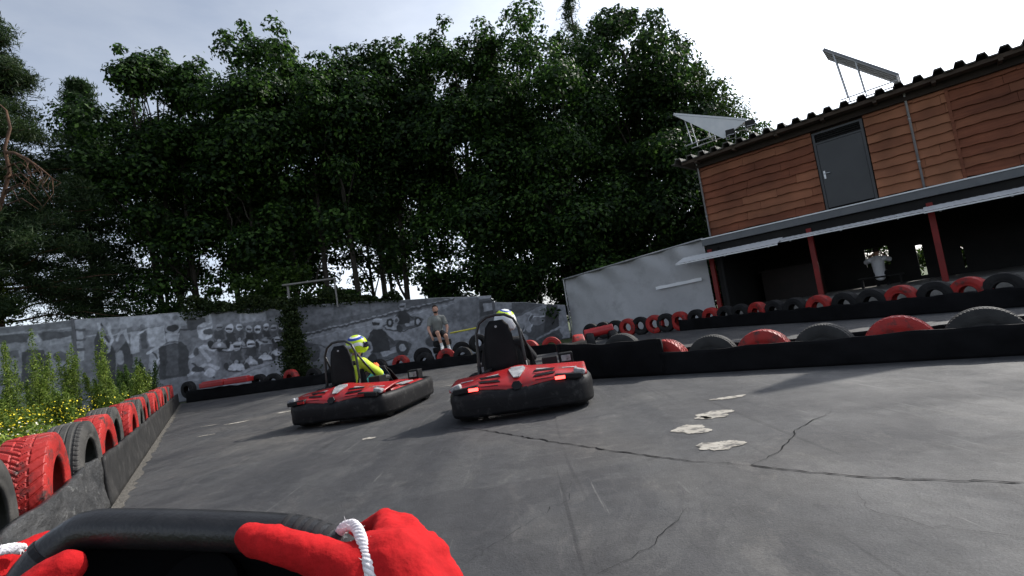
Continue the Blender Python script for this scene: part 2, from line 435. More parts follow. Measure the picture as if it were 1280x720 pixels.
T_big = {('red', 0): withmat(tyre_mesh('tyre', .33, .225, .19, pat_block, 340), M_tred),
         ('black', 0): withmat(tyre_mesh('tyre', .33, .22, .205, pat_rib, 300), M_tblk)}
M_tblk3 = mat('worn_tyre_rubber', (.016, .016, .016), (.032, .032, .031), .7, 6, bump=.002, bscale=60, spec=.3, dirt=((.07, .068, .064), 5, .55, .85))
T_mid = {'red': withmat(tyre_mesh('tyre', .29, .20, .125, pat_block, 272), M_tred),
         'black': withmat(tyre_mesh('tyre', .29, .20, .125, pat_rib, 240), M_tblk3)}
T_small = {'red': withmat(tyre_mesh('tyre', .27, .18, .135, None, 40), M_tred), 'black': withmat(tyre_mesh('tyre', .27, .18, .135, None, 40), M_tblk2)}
ORD = ['first', 'second', 'third', 'fourth', 'fifth', 'sixth', 'seventh', 'eighth', 'ninth', 'tenth', 'eleventh', 'twelfth', 'thirteenth', 'fourteenth', 'fifteenth', 'sixteenth', 'seventeenth', 'eighteenth', 'nineteenth', 'twentieth']
def put_tyre(me, loc, rz, label, group, rx=0.0, ry=0.0):
    o = bpy.data.objects.new('tyre', me); COL.objects.link(o)
    o.location = loc; o.rotation_euler = (rx, ry, rz)
    return tag(o, label, 'tyre', group)
# left row: axle across the barrier (local X along LBn)
rzL = math.atan2(LBn.y, LBn.x)
seq = ['red', 'black', 'red', 'black', 'red', 'black', 'red', 'black', 'red', 'black', 'red', 'black', 'red', 'black', 'red', 'red']
cnt = {'red': 0, 'black': 0}; s = -2.33
put_tyre(T_big[('black', 0)], lb(s, .22, .36), rzL + .03, 'bare grey tyre nearest in the row by the weeds, cut by the left edge', 'tyres along the left barrier', rx=rnd.uniform(0, 6))
put_tyre(T_big[('red', 0)], lb(s - .85, .22, .36), rzL - .03, 'red tyre beyond the left picture edge, in the row beside the weeds', 'tyres along the left barrier')
for i, c in enumerate(seq):
    s += .86
    cnt[c] += 1
    lab = '%s tyre, %s %s one from the near end beside the weeds' % ('red painted' if c == 'red' else 'bare', ORD[cnt[c] - 1] if c == 'red' else ORD[cnt[c]], 'red' if c == 'red' else 'grey')
    o = put_tyre(T_big[(c, 0)], lb(s, .18 + rnd.uniform(-.03, .03), .36 + rnd.uniform(-.015, .01)), rzL + rnd.uniform(-.07, .07), lab, 'tyres along the left barrier')
    o.rotation_euler = (rnd.uniform(0, 6), 0, rzL + rnd.uniform(-.07, .07))
    o.rotation_mode = 'XYZ'

# left barrier board: near half a scuffed folded sheet, far half a smoother dark belt
M_sheet = mat('scuffed_sheet', (.018, .019, .020), (.055, .055, .055), .42, 3.2, bump=.03, bscale=9, spec=.6, stretch=(1, 1, 2.4), dirt=((.20, .20, .19), 9, .58, .74))
M_belt = mat('rubber_belt', (.012, .012, .012), (.026, .025, .024), .65, 3, bump=.010, bscale=8, dirt=((.06, .058, .055), 6, .52, .75))
M_blackboard = mat('black_rubber_board', (.003, .003, .0035), (.007, .007, .008), .8, 3, bump=.004, bscale=12, spec=.12)
def wavy_board(name, fn, s0, s1, h, m, seed, th=.03, lean=.03, amp=.012, parent=None, topw=.012, steps=None, z0=0.0):
    r_ = random.Random(seed); n_ = steps or max(8, int(abs(s1 - s0) / .07)); rows_f = []; rows_b = []
    ph = [r_.uniform(0, 9) for _ in range(6)]
    for j in range(9):
        v = j / 8; rf = []; rb = []
        for i in range(n_ + 1):
            s_ = s0 + (s1 - s0) * i / n_
            hh = (h(s_) if callable(h) else h)
            w = amp * (math.sin(s_ * 3.1 + ph[0] + 2 * v) + .6 * math.sin(s_ * 7.3 + ph[1] - 5 * v) + .4 * math.sin(s_ * 15 + ph[2] + 9 * v)) * (.3 + v)
            z = z0 + v * hh + (topw * math.sin(s_ * 5 + ph[3]) + topw * .6 * math.sin(s_ * 13 + ph[4])) * v
            rf.append(fn(s_, lean * v + w, z)); rb.append(fn(s_, lean * v + w + th, z))
        rows_f.append(rf); rows_b.append(rb)
    b = MB(); ring = rows_f + rows_b[::-1]
    b.grid(ring + [ring[0]])
    for side in (0, -1):
        col = [r[side] for r in rows_f] + [r[side] for r in rows_b[::-1]]
        b.add(col, [tuple(range(len(col)))])
    return b.build(name, m, parent, smooth=True)
lbar = empty('barrier', lb(0), 0, 'long low rubber barrier between the track and the tall weeds', 'barrier')
def lbl(s_, o, z): p = LBd * s_ + LBn * o; return (p.x, p.y, z)
wavy_board('sheet', lbl, -8, -.35, .385, M_sheet, 3, lean=.05, amp=.016, parent=lbar)['label'] = 'scuffed shiny grey folded sheet at the near end'
wavy_board('belt', lbl, -.38, 13.6, lambda s_: .375 - .002 * s_, M_belt, 5, lean=.02, amp=.004, parent=lbar, topw=.004)['label'] = 'smooth dark rubber belt at the far end'
fl = MB()
for k in range(3):
    a = -1.9 + k * .62
    fl.grid([[lbl(a + u * .5, -.012 - .012 * math.sin(v * PI), .10 + .28 * v + .0 * u) for u in (0, .25, .5, .75, 1)] for v in (0, .25, .5, .75, 1)])
# loose dirt line at the foot of the left barrier
M_dirt = mat('gravel_dirt', (.075, .07, .062), (.13, .12, .105), .95, 30, bump=.01, bscale=70)
dd = MB(); edge = []; r_ = random.Random(8)
for i in range(160): edge.append(-5 + i * .115)
dd.grid([[lb(s_, 0.0, .008) for s_ in edge], [lb(s_, -.04 - .05 * abs(mnoise.noise(Vector((s_ * 1.7, 0, 3)))) - .05 * r_.random(), .008) for s_ in edge]])
dd.build('dirt_edge', M_dirt, trk)

# ------------------------------------------------------------------ far barrier
FB0 = Vector((-10.75, 15.88, 0)); FBd = Vector((11.55, -2.88, 0)).normalized(); FBn = Vector((-FBd.y, FBd.x, 0))
def fb(s_, o=0.0, z=0.0): p = FB0 + FBd * s_ + FBn * o; return (p.x, p.y, z)
fbar = empty('barrier', tuple(FB0), 0, 'black rubber barrier across the far end of the track below the mural fence', 'barrier')
def fbl(s_, o, z): p = FBd * s_ + FBn * o; return (p.x, p.y, z)
wavy_board('belt', fbl, -.05, 12.0, lambda s_: .37 - .012 * s_, M_blackboard, 7, lean=.02, amp=.01, parent=fbar)
# tyres standing behind it, small numbers painted red
far = [(-.15, 'black', .40), (3.75, 'red', .30), (4.55, 'black', .24), (5.3, 'black', .22), (6.1, 'black', .22), (6.75, 'black', .22), (7.45, 'red', .24), (8.2, 'black', .22), (8.85, 'red', .24), (9.35, 'black', .22), (10.0, 'black', .2), (10.6, 'black', .2), (11.25, 'red', .14), (11.85, 'red', .14), (2.6, 'black', .3), (3.1, 'black', .26)]
far.sort()
cnt = {'red': 0, 'black': 0}
rzF = math.atan2(FBn.y, FBn.x)
for s_, c, z in far:
    cnt[c] += 1
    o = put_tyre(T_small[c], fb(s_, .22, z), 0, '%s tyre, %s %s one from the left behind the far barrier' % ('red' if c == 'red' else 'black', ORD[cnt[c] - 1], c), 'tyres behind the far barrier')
    o.rotation_euler = (rnd.uniform(0, 6), 0, rzF + rnd.uniform(-.25, .25))
# two red plastic blocks hung on the left end, with a big dark tyre beside
M_redpl = mat('red_plastic', (.42, .02, .022), (.33, .018, .018), .4, 4, spec=.5, bump=.004, bscale=8)
for k, (s0, s1, w) in enumerate([(.62, 1.55, 'left'), (1.58, 2.45, 'right')]):
    b = MB(); p0 = Vector(fb(s0, .03, .44)); p1 = Vector(fb(s1, .03, .44)); c = (p0 + p1) / 2
    b.box((0, 0, 0), (s1 - s0, .3, .15)); b.box((0, -.02, .09), ((s1 - s0) * .9, .2, .05), taper=.9)
    o = b.build('barrier_block', M_redpl, None, bevel=.03); o.location = (c.x, c.y, .47); o.rotation_euler = (0, 0, math.atan2(FBd.y, FBd.x))
    tag(o, 'flat red plastic block, %s of two lying on the far left barrier corner' % w, 'barrier block', 'red barrier blocks')

# ------------------------------------------------------------------ right barrier
RB0 = Vector((1.58, 6.17, 0)); RBd = Vector((4.07 - 1.58, 4.14 - 6.17, 0)).normalized(); RBn = Vector((-RBd.y, RBd.x, 0))
def rbp(s_, o=0.0, z=0.0): p = RB0 + RBd * s_ + RBn * o; return (p.x, p.y, z)
def rbl(s_, o, z): p = RBd * s_ + RBn * o; return (p.x, p.y, z)
rbar = empty('barrier', tuple(RB0), 0, 'low black rubber barrier with a taller end, right of the two karts', 'barrier')
wavy_board('belt', rbl, .1, 9.0, .272, M_blackboard, 9, lean=.0, amp=.006, parent=rbar, topw=.007)
e = wavy_board('end_board', rbl, -1.36, .13, lambda s_: .50 - .045 * (s_ + 1.36), M_blackboard, 10, lean=.0, amp=.008, parent=rbar, th=.05); e['label'] = 'taller black end section of the barrier'
def endl(s_, o, z): p = RBd * -1.35 + RBn * s_ - RBd * o; return (p.x, p.y, z)
wavy_board('end_board', endl, -.0, .75, .5, M_blackboard, 12, lean=0, amp=.006, parent=rbar, th=.05)
wavy_board('back_belt', lambda s_, o, z: rbl(s_, o + .42, z), .2, 9.0, .27, M_blackboard, 19, lean=0, amp=.006, parent=rbar)
rts = [(.08, 'red'), (.66, 'black'), (1.22, 'red'), (1.80, 'black'), (2.42, 'red'), (3.02, 'black'), (3.62, 'red'), (4.2, 'black'), (4.85, 'red'), (5.5, 'black')]
rzR = math.atan2(RBn.y, RBn.x); cnt = {'red': 0, 'black': 0}
for s_, c in rts:
    cnt[c] += 1
    o = put_tyre(T_mid[c], rbp(s_, .22, .128), 0, '%s tyre, %s %s one from the left, near row right of the karts' % ('red' if c == 'red' else 'worn', ORD[cnt[c] - 1], c), 'tyres behind the right barrier')
    o.rotation_euler = (rnd.uniform(0, 6), 0, rzR + rnd.uniform(-.10, .10))
# two pale worn tyres and a red roll on the ground behind the barrier's tall end
put_tyre(T_small['red'], (.95, 8.2, .30), 0, 'red tyre just behind the tall end of the right barrier', 'tyres behind the right barrier')
put_tyre(T_mid['black'], (1.52, 7.6, .22), 1.0, 'pale worn tyre behind the tall end of the right barrier', 'tyres behind the right barrier')
b = MB(); b.tube([(-.42, 0, 0), (-.40, 0, 0), (.40, 0, 0), (.42, 0, 0)], [.11, .13, .13, .11], n=20)
for k in (-.2, 0, .2): b.tube([(k - .012, 0, 0), (k + .012, 0, 0)], .136, n=20)
o = b.build('foam_roll', M_redpl, None, smooth=False); o.scale = (.78, .78, .78); o.location = (1.78, 11.2, .44); o.rotation_euler = (0, -.08, -.25); tag(o, 'red cylinder lying on tyres in front of the white tarpaulin', 'barrier roll')
for k, (x, y, z) in enumerate([(1.55, 11.2, .2), (2.05, 11.1, .2)]):
    put_tyre(T_small['black'], (x, y, z - .03), 0, 'black tyre under the %s end of the red cylinder' % ('left' if k == 0 else 'right'), 'tyres under the red roll')

# ------------------------------------------------------------------ second lane tyres, in front of the building
fd = Vector((.75, -.66, 0)).normalized(); fn_ = Vector((.66, .75, 0)).normalized()
L2 = Vector((6.70, 8.95, 0)); d2 = Vector((7.07 - 6.32, 8.2 - 9.7, 0)).normalized()
r2bar = empty('barrier', (6.32, 9.7, 0), 0, 'dark low barrier of the second lane, in front of the open stand', 'barrier')
# row of tyres (from the right edge of the picture to the white tarpaulin)
row2 = [(7.75, 7.05, 'black'), (7.42, 7.62, 'black'), (7.22, 7.98, 'red'), (7.0, 8.36, 'black'), (6.76, 8.8, 'red'), (6.55, 9.22, 'black'), (6.36, 9.68, 'black'), (6.16, 10.2, 'red'), (5.98, 10.75, 'black'), (5.8, 11.25, 'black'), (5.62, 11.7, 'red'), (5.45, 12.2, 'black'), (5.25, 12.6, 'black'), (5.05, 13.05, 'red'), (4.82, 13.5, 'black'),
        (4.5, 13.9, 'red'), (4.2, 14.25, 'black'), (3.95, 14.5, 'red'), (3.62, 14.85, 'black'), (3.3, 15.1, 'red'), (2.98, 15.4, 'black'), (2.66, 15.7, 'black'), (2.3, 15.95, 'black')]
cnt = {'red': 0, 'black': 0}
for i, (x, y, c) in enumerate(row2):
    cnt[c] += 1
    nx_ = row2[min(i + 1, len(row2) - 1)]; pv = row2[max(i - 1, 0)]
    ang = math.atan2(nx_[1] - pv[1], nx_[0] - pv[0]) + PI / 2
    z = .265
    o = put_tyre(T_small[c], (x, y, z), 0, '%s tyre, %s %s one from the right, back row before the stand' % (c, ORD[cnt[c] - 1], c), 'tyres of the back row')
    o.rotation_euler = (rnd.uniform(0, 6), 0, ang + rnd.uniform(-.1, .1)); o.scale = (1.05, 1.0, 1.0)
pp = [Vector((x, y, 0)) for x, y, c in row2][:16]
def r2f(s_, o, z):
    i = min(int(s_), len(pp) - 2); t = s_ - i; p = pp[i].lerp(pp[i + 1], t); d = (pp[i + 1] - pp[i]).normalized(); n = Vector((d.y, -d.x, 0))
    q = p - Vector((6.32, 9.7, 0)) + n * (-.16 - o); return (q.x, q.y, z)
wavy_board('belt', r2f, .0, 14.9, .30, M_blackboard, 14, lean=0, amp=.004, parent=r2bar, steps=120)
# ================================================================== BUILDING (local x along the facade, y into it)
BP = (9.59, 13.0, 0.0); BR = math.atan2(-.66, .75)
bld = empty('building', BP, BR, 'two storey stand building with wood clad upper floor over dark open ground floor', 'building')
M_wood = bpy.data.materials.new('cedar_boards'); M_wood.use_nodes = True
def woodmat(m, a, bcol, c):
    n, l = m.node_tree.nodes, m.node_tree.links; b = n['Principled BSDF']; t = n.new('ShaderNodeTexCoord')
    q = n.new('ShaderNodeMapping'); q.inputs['Scale'].default_value = (.9, 1, 16); l.new(t.outputs['Object'], q.inputs['Vector'])
    k = n.new('ShaderNodeTexNoise'); k.inputs['Scale'].default_value = 1.6; k.inputs['Detail'].default_value = 9; k.inputs['Roughness'].default_value = .65; k.inputs['Distortion'].default_value = .4
    l.new(q.outputs['Vector'], k.inputs['Vector'])
    r = n.new('ShaderNodeValToRGB'); r.color_ramp.elements[0].position = .3; r.color_ramp.elements[1].position = .7
    r.color_ramp.elements[0].color = (*a, 1); r.color_ramp.elements[1].color = (*bcol, 1); l.new(k.outputs['Fac'], r.inputs['Fac'])
    at = n.new('ShaderNodeAttribute'); at.attribute_name = 'tone'
    mxn = n.new('ShaderNodeMix'); mxn.data_type = 'RGBA'; l.new(at.outputs['Fac'], mxn.inputs['Factor']); l.new(r.outputs['Color'], mxn.inputs['A']); mxn.inputs['B'].default_value = (*c, 1)
    k2 = n.new('ShaderNodeTexNoise'); k2.inputs['Scale'].default_value = 1.1; k2.inputs['Detail'].default_value = 5; l.new(t.outputs['Object'], k2.inputs['Vector'])
    r2 = n.new('ShaderNodeValToRGB'); r2.color_ramp.elements[0].position = .3; r2.color_ramp.elements[1].position = .7
    r2.color_ramp.elements[0].color = (.62, .6, .58, 1); r2.color_ramp.elements[1].color = (1.25, 1.2, 1.15, 1); l.new(k2.outputs['Fac'], r2.inputs['Fac'])
    m2 = n.new('ShaderNodeMix'); m2.data_type = 'RGBA'; m2.blend_type = 'MULTIPLY'; m2.inputs['Factor'].default_value = 1
    l.new(mxn.outputs['Result'], m2.inputs['A']); l.new(r2.outputs['Color'], m2.inputs['B']); l.new(m2.outputs['Result'], b.inputs['Base Color'])
    b.inputs['Roughness'].default_value = .7; b.inputs['Specular IOR Level'].default_value = .25
    bp = n.new('ShaderNodeBump'); bp.inputs['Distance'].default_value = .006; l.new(k.outputs['Fac'], bp.inputs['Height']); l.new(bp.outputs['Normal'], b.inputs['Normal'])
woodmat(M_wood, (.135, .045, .024), (.22, .078, .040), (.31, .135, .072))
M_grey = mat('grey_paint', (.085, .092, .098), (.11, .115, .12), .5, 3, spec=.4)
M_greyd = mat('grey_door', (.030, .032, .034), (.038, .040, .042), .45, 2, spec=.4)
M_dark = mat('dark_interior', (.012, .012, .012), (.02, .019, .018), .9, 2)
M_conc = mat('old_concrete', (.13, .125, .115), (.22, .21, .195), .9, 3, bump=.004, bscale=30, dirt=((.07, .068, .06), 4, .5, .8))
M_roof = mat('corrugated_fibre', (.10, .095, .085), (.17, .16, .145), .85, 3, bump=.003, bscale=40, dirt=((.045, .05, .035), 5, .5, .75))
M_zinc = mat('zinc_pipe', (.32, .32, .32), (.42, .42, .42), .45, 4, metal=.6)
M_alu = mat('aluminium', (.45, .46, .47), (.55, .56, .57), .4, 4, metal=.5)
M_redpost = mat('red_post_paint', (.20, .010, .008), (.14, .008, .006), .5, 3)
M_white = mat('white_sheet', (.72, .73, .74), (.80, .80, .80), .5, 3)
M_awn = mat('awning_polycarbonate', (.70, .70, .71), (.80, .80, .80), .4, 2, stretch=(3, .4, 1), dirt=((.5, .5, .48), 4, .6, .85))

def cladding(name, s0, s1, z0, z1, y, seed, tone, pitch=.235):
    r_ = random.Random(seed); v = []; f = []; tn = []
    z = z0; 
    while z < z1 - .02:
        zt = min(z + pitch + .03, z1); n_ = max(3, int((s1 - s0) / .05)); ph = [r_.uniform(0, 9) for _ in range(5)]; t0 = tone + r_.uniform(-.3, .3)
        # boards are butt-jointed at irregular places along a row
        cuts = [s0]; 
        while cuts[-1] < s1 - 1.0: cuts.append(min(s1, cuts[-1] + r_.uniform(.9, 1.7)))
        if cuts[-1] < s1: cuts.append(s1)
        for a, c in zip(cuts[:-1], cuts[1:]):
            tt = max(0, min(1, t0 + r_.uniform(-.25, .25))); m_ = max(3, int((c - a) / .05)); o = len(v); ph = [r_.uniform(0, 9) for _ in range(5)]
            for i in range(m_ + 1):
                x = a + .003 + (c - a - .006) * i / m_
                wz = .010 * math.sin(x * 2.3 + ph[0]) + .007 * math.sin(x * 6 + ph[1]) + .006 * math.sin(x * 17 + ph[2])
                zz = z + wz + .012
                v += [(x, y - .012, zt + .03), (x, y - .085 - .006 * math.sin(x * 9 + ph[3]), zz), (x, y - .034, zz - .004), (x, y + .006, zt + .03)]
            for i in range(m_):
                p, q = o + 4 * i, o + 4 * i + 4
                f += [(p, q, q + 1, p + 1), (p + 1, q + 1, q + 2, p + 2), (p + 2, q + 2, q + 3, p + 3)]; tn += [tt] * 3
            f += [(o, o + 1, o + 2, o + 3), (o + 4 * m_, o + 4 * m_ + 3, o + 4 * m_ + 2, o + 4 * m_ + 1)]; tn += [tt] * 2
        z += pitch
    me = bpy.data.meshes.new(name); me.from_pydata(v, [], f); me.update()
    a = me.attributes.new('tone', 'FLOAT', 'FACE'); a.data.foreach_set('value', tn)
    return link(name, me, M_wood, bld)
W0, W1 = 2.65, 5.12
S0, S1 = -4.12, 9.0
# upper storey wall, split round the door opening (door -.86 .. .24)
b = MB()
b.b2((S0, 0, W0), (-.90, .2, W1)); b.b2((.27, 0, W0), (S1, .2, W1)); b.b2((-.90, 0, 4.83), (.27, .2, W1)); b.b2((S0, .2, W0 + .01), (S0 + .2, 6, W1)); b.b2((S1 - .2, .2, W0 + .01), (S1, 6, W1)); b.b2((S0 + .2, 5.8, W0 + .01), (S1 - .2, 6, W1))
b.b2((-.9, .5, W0), (.3, .55, W1))
b.build('wall', mat('wall_backing', (.03, .018, .012), rough=.9), bld)
cladding('cladding', S0, -.92, W0 + .02, 5.05, 0, 3, .12)
cladding('cladding', .29, 1.93, W0 + .02, 5.05, 0, 4, .75)
cladding('cladding', 1.98, S1, W0 + .02, 5.05, -.001, 5, -.1)['label'] = 'darker red brown boards, right of the pale ones'
b = MB(); b.b2((1.925, -.085, W0 + .0), (1.985, .02, 5.1)); b.build('batten', M_wood, bld)
# door with vent over it
dr = MB(); dr.b2((-.84, -.03, 2.71), (.20, .012, 4.50)); d_ = dr.build('door', M_greyd, bld, bevel=.004)
fr = MB(); fr.b2((-.90, -.05, 2.66), (-.845, .02, 4.83)); fr.b2((.205, -.05, 2.66), (.265, .02, 4.83)); fr.b2((-.845, -.045, 4.505), (.205, .02, 4.555)); fr.b2((-.845, -.045, 4.78), (.205, .02, 4.83)); fr.build('frame', M_greyd, d_)
vt = MB()
for k in range(4): vt.box((-.32, -.01, 4.59 + k * .055), (1.04, .06, .006), Matrix.Rotation(R(40), 3, 'X'))
vt.b2((-.84, .06, 4.56), (.2, .08, 4.78)); vt.build('vent', M_dark, d_)
hd = MB(); hd.b2((-.80, -.05, 3.52), (-.755, -.03, 3.74)); hd.tube([(-.775, -.05, 3.66), (-.775, -.09, 3.66), (-.64, -.095, 3.655)], .011, 8); hd.build('handle', M_alu, d_)
# band between storeys
b = MB(); b.b2((S0 - .25, -.14, 2.42), (S1, .0, 2.64)); b.build('fascia', M_grey, bld, bevel=.006)
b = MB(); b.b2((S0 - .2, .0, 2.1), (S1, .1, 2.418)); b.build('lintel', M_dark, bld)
b = MB(); b.b2((S0 - .25, -.165, 2.62), (S1, .0, 2.652)); b.build('flashing', M_alu, bld)
# ground floor: slab, plinth, posts, ceiling, dark back wall with openings
b = MB(); b.b2((S0 - .3, -.05, .0), (S1, 6.2, .30)); b.build('plinth', M_conc, bld, bevel=.01)
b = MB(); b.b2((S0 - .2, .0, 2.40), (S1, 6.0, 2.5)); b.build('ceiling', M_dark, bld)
def wallseg(b, x0, x1, y, z0, z1, holes):
    holes = sorted(holes); x = x0
    for (a, c, h0, h1) in holes:
        b.b2((x, y, z0), (a, y + .12, z1)); b.b2((a, y, z0), (c, y + .12, h0)); b.b2((a, y, h1), (c, y + .12, z1)); x = c
    b.b2((x, y, z0), (x1, y + .12, z1))
# sight lines of the picture meet the back wall (y = 5) at these places
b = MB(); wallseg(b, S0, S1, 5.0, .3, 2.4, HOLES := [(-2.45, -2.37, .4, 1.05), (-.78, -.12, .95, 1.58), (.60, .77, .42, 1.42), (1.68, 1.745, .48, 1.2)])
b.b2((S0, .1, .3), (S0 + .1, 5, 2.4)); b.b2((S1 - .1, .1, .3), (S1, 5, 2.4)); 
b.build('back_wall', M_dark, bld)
b = MB(); b.b2((-3.7, 3.2, .3), (-1.9, 3.8, 1.35)); b.b2((-3.75, 3.12, 1.35), (-1.85, 3.85, 1.4)); b.build('counter', mat('counter_wood', (.012, .008, .006), (.02, .012, .01), .6), bld)
for k, s_ in enumerate([-4.22, -1.42, 1.22, 3.9, 6.6]):
    b = MB(); b.box((s_, .02, 1.29), (.13, .13, 1.98)); b.build('post', M_redpost, bld, bevel=.01)
b = MB()
for x0, x1 in [(-3.98, -3.90)]: b.b2((x0, -.0, .3), (x1, .06, 2.3))
b.build('window_frame', M_dark, bld)
# awning sheets: corrugated translucent sheets fixed under the band, sloping down and outwards
def awning(s0, s1, y0, z0, y1, z1, lab=None):
    n_ = int((s1 - s0) / .035); rows = []
    for (y, z) in ((y0, z0), (y1, z1)):
        rows.append([(s0 + (s1 - s0) * i / n_, y, z + .003 * math.sin(i * PI / 2)) for i in range(n_ + 1)])
    b = MB(); b.grid(rows); o = b.build('awning', M_awn, bld, smooth=False); solidify(o, .008)
    f = MB(); f.b2((s0, y1 - .02, z1 - .05), (s1, y1 + .01, z1 - .016)); f.build('edge_rail', M_alu, o)
    k = s0 + .3
    while k < s1: MB().box((k, (y0 + y1) / 2, (z0 + z1) / 2 - .05), (.04, abs(y1 - y0), .05), Matrix.Rotation(math.atan2(z0 - z1, y0 - y1), 3, 'X')).build('bracket', M_alu, o); k += 1.2
    if lab: o['label'] = lab
    return o
awning(-5.0, -2.05, -.25, 2.17, -.95, 1.98)
awning(-2.1, 1.12, -.28, 2.14, -.62, 2.06)
awning(1.10, 9.0, -.25, 2.17, -.72, 2.04)
# roof
def corr(s0, s1, y0, z0, y1, z1, pitch=.375, hgt=.125, th=.03):
    prof = []; x = s0
    while x < s1 - pitch * .5:
        prof += [(x, 0), (x + pitch * .30, 0), (x + pitch * .42, hgt), (x + pitch * .78, hgt), (x + pitch * .90, 0)]; x += pitch
    prof.append((x, 0)); ny = 12; rows = []
    for j in range(ny + 1):
        t = j / ny; rows.append([(px, y0 + (y1 - y0) * t, z0 + (z1 - z0) * t + pz) for px, pz in prof])
    low = [[(p[0], p[1], p[2] - th) for p in r] for r in rows]
    b = MB(); b.grid(rows); b.grid(low); b.grid([rows[0], low[0]]); b.grid([rows[-1], low[-1]]); b.grid([[r[0] for r in rows], [r[0] for r in low]]); b.grid([[r[-1] for r in rows], [r[-1] for r in low]])
    return b
rf = corr(-4.72, 9.3, -.58, 5.16, 6.6, 5.55).build('roof', M_roof, bld)
b = MB(); b.b2((S0 - .02, -.16, 4.885), (S1, -.02, 5.10)); b.build('eave_shade_strip', mat('eave_shade_dark', (.02, .014, .011), (.035, .025, .018), .85), bld)  # dark strip standing in for the eave's shade on the upper boards
b = MB(); b.b2((S0 - .3, -.50, 5.05), (9.2, -.44, 5.14)); b.build('gutter_board', mat('soffit_wood', (.05, .035, .025), (.07, .05, .035), .8), rf)
for k in range(12): MB().b2((S0 + .1 + k * 1.15, -.5, 5.0), (S0 + .18 + k * 1.15, .0, 5.09)).build('rafter', MATS['soffit_wood'], rf)
b = MB(); b.b2((S0 - .3, -.43, 5.06), (9.2, 5.9, 5.085)); b.build('soffit', MATS['soffit_wood'], rf)
for s_ in (-4.08, 1.20):
    b = MB(); b.tube([(s_, -.11, 2.66), (s_, -.11, 4.95), (s_, -.2, 5.08)], .028, 10)
    b.tube([(s_, -.11, 3.3), (s_, -.11, 3.34)], .036, 10); b.tube([(s_, -.11, 4.4), (s_, -.11, 4.44)], .036, 10); b.build('downpipe', M_zinc, bld, smooth=True)
# solar panels on raised frames: their low edge lies along the eave, they tilt up away to the left
def bl(x, y, z): 
    c, s_ = math.cos(BR), math.sin(BR); return (BP[0] + x * c - y * s_, BP[1] + x * s_ + y * c, BP[2] + z)
def solar(sl, sh, zl, zh, y0, y1, label, m_top, nrib=5, wv=None):
    o = empty('solar_panel', bl(sl, y0, zl), BR, label, 'solar panel', 'solar panels on the roof')
    L = sl; w = y1 - y0; WV = Vector(wv) if wv else Vector((0, w, 0)); w = WV.length; wn_ = WV.normalized()
    a = Vector((0, 0, 0)); u = Vector((sh - sl, 0, zh - zl)); un = u.normalized(); nn = Vector((-un.z, 0, un.x)) if u.x > 0 else Vector((un.z, 0, -un.x))
    if nn.z < 0: nn = -nn
    p = MB(); q = [a, u, u + WV, WV]
    p.add([tuple(v_) for v_ in q] + [tuple(v_ + nn * .05) for v_ in q], [(0, 1, 2, 3), (4, 5, 6, 7), (0, 1, 5, 4), (1, 2, 6, 5), (2, 3, 7, 6), (3, 0, 4, 7)])
    p.build('panel', m_top, o)
    f = MB()
    for k in range(nrib):
        t = k / (nrib - 1); v_ = wn_ * (.01 + t * (w - .02)) - nn * .012; f.tube([v_, v_ + u], .010, 6)
    for t in (.0, 1.0): v_ = u * t - nn * .01; f.tube([v_, v_ + WV], .014, 6)
    f.build('frame', M_alu, o)
    f = MB(); zb = -.13
    for yy in (0.02, min(.5, w) - .02):
        top = u * .86 + Vector((0, yy, 0)); f.tube([top, (top.x + .12 * (1 if sl > sh else -1) * 1, yy, zb)], .016, 6)
        top = u * .55 + Vector((0, yy, 0)); f.tube([top, (top.x + .06 * (1 if sl > sh else -1), yy, zb)], .016, 6)
        f.tube([(0, yy, zb + .02), (u.x * .9, yy, zb + .02)], .016, 6)
    f.build('stand', M_alu, o)
    return o
M_pv = mat('panel_back', (.16, .17, .18), (.22, .22, .23), .5, 4)
M_pvw = mat('panel_white', (.62, .63, .64), (.7, .7, .7), .35, 4)
solar(1.16, -.20, 5.46, 6.80, -.52, .35, 'dark solar panel tilted on thin struts above the wood clad wall', M_pv)
sp_ = solar(-2.35, -4.38, 5.72, 6.72, -.52, .1, 'white backed solar panel tilted on struts at the left roof end', M_pvw, 2)
b = MB(); tri = [(-2.02, 1.0), (0, 0), (-.68, -.28)]; b.add([(x, -.03, z - .03) for x, z in tri] + [(x, -.005, z - .03) for x, z in tri], [(0, 1, 2), (5, 4, 3), (0, 1, 4, 3), (1, 2, 5, 4), (2, 0, 3, 5)]); b.build('side_sheet', M_pvw, sp_)
for k, (s_, z) in enumerate([(-2.82, 5.50), (-2.25, 5.56)]):
    o = empty('floodlight', bl(s_, -.55, z), BR + .3, 'small black floodlight on the eave, %s of the pair beside the white solar panel' % ('left' if k == 0 else 'right'), 'floodlight', 'floodlights on the eave')
    b = MB(); b.box((0, -.05, .0), (.24, .10, .19), Matrix.Rotation(R(-25), 3, 'X')); b.build('housing', MATS['dark_interior'], o, bevel=.012)
    b = MB(); b.tube([(-.13, 0, 0), (-.13, .02, -.16), (.13, .02, -.16), (.13, 0, 0)], .01, 6); b.build('bracket', M_alu, o)
    b = MB(); b.box((0, -.105, -.022), (.2, .006, .15), Matrix.Rotation(R(-25), 3, 'X')); b.build('glass', mat('lamp_glass', (.35, .36, .36), rough=.15), o)

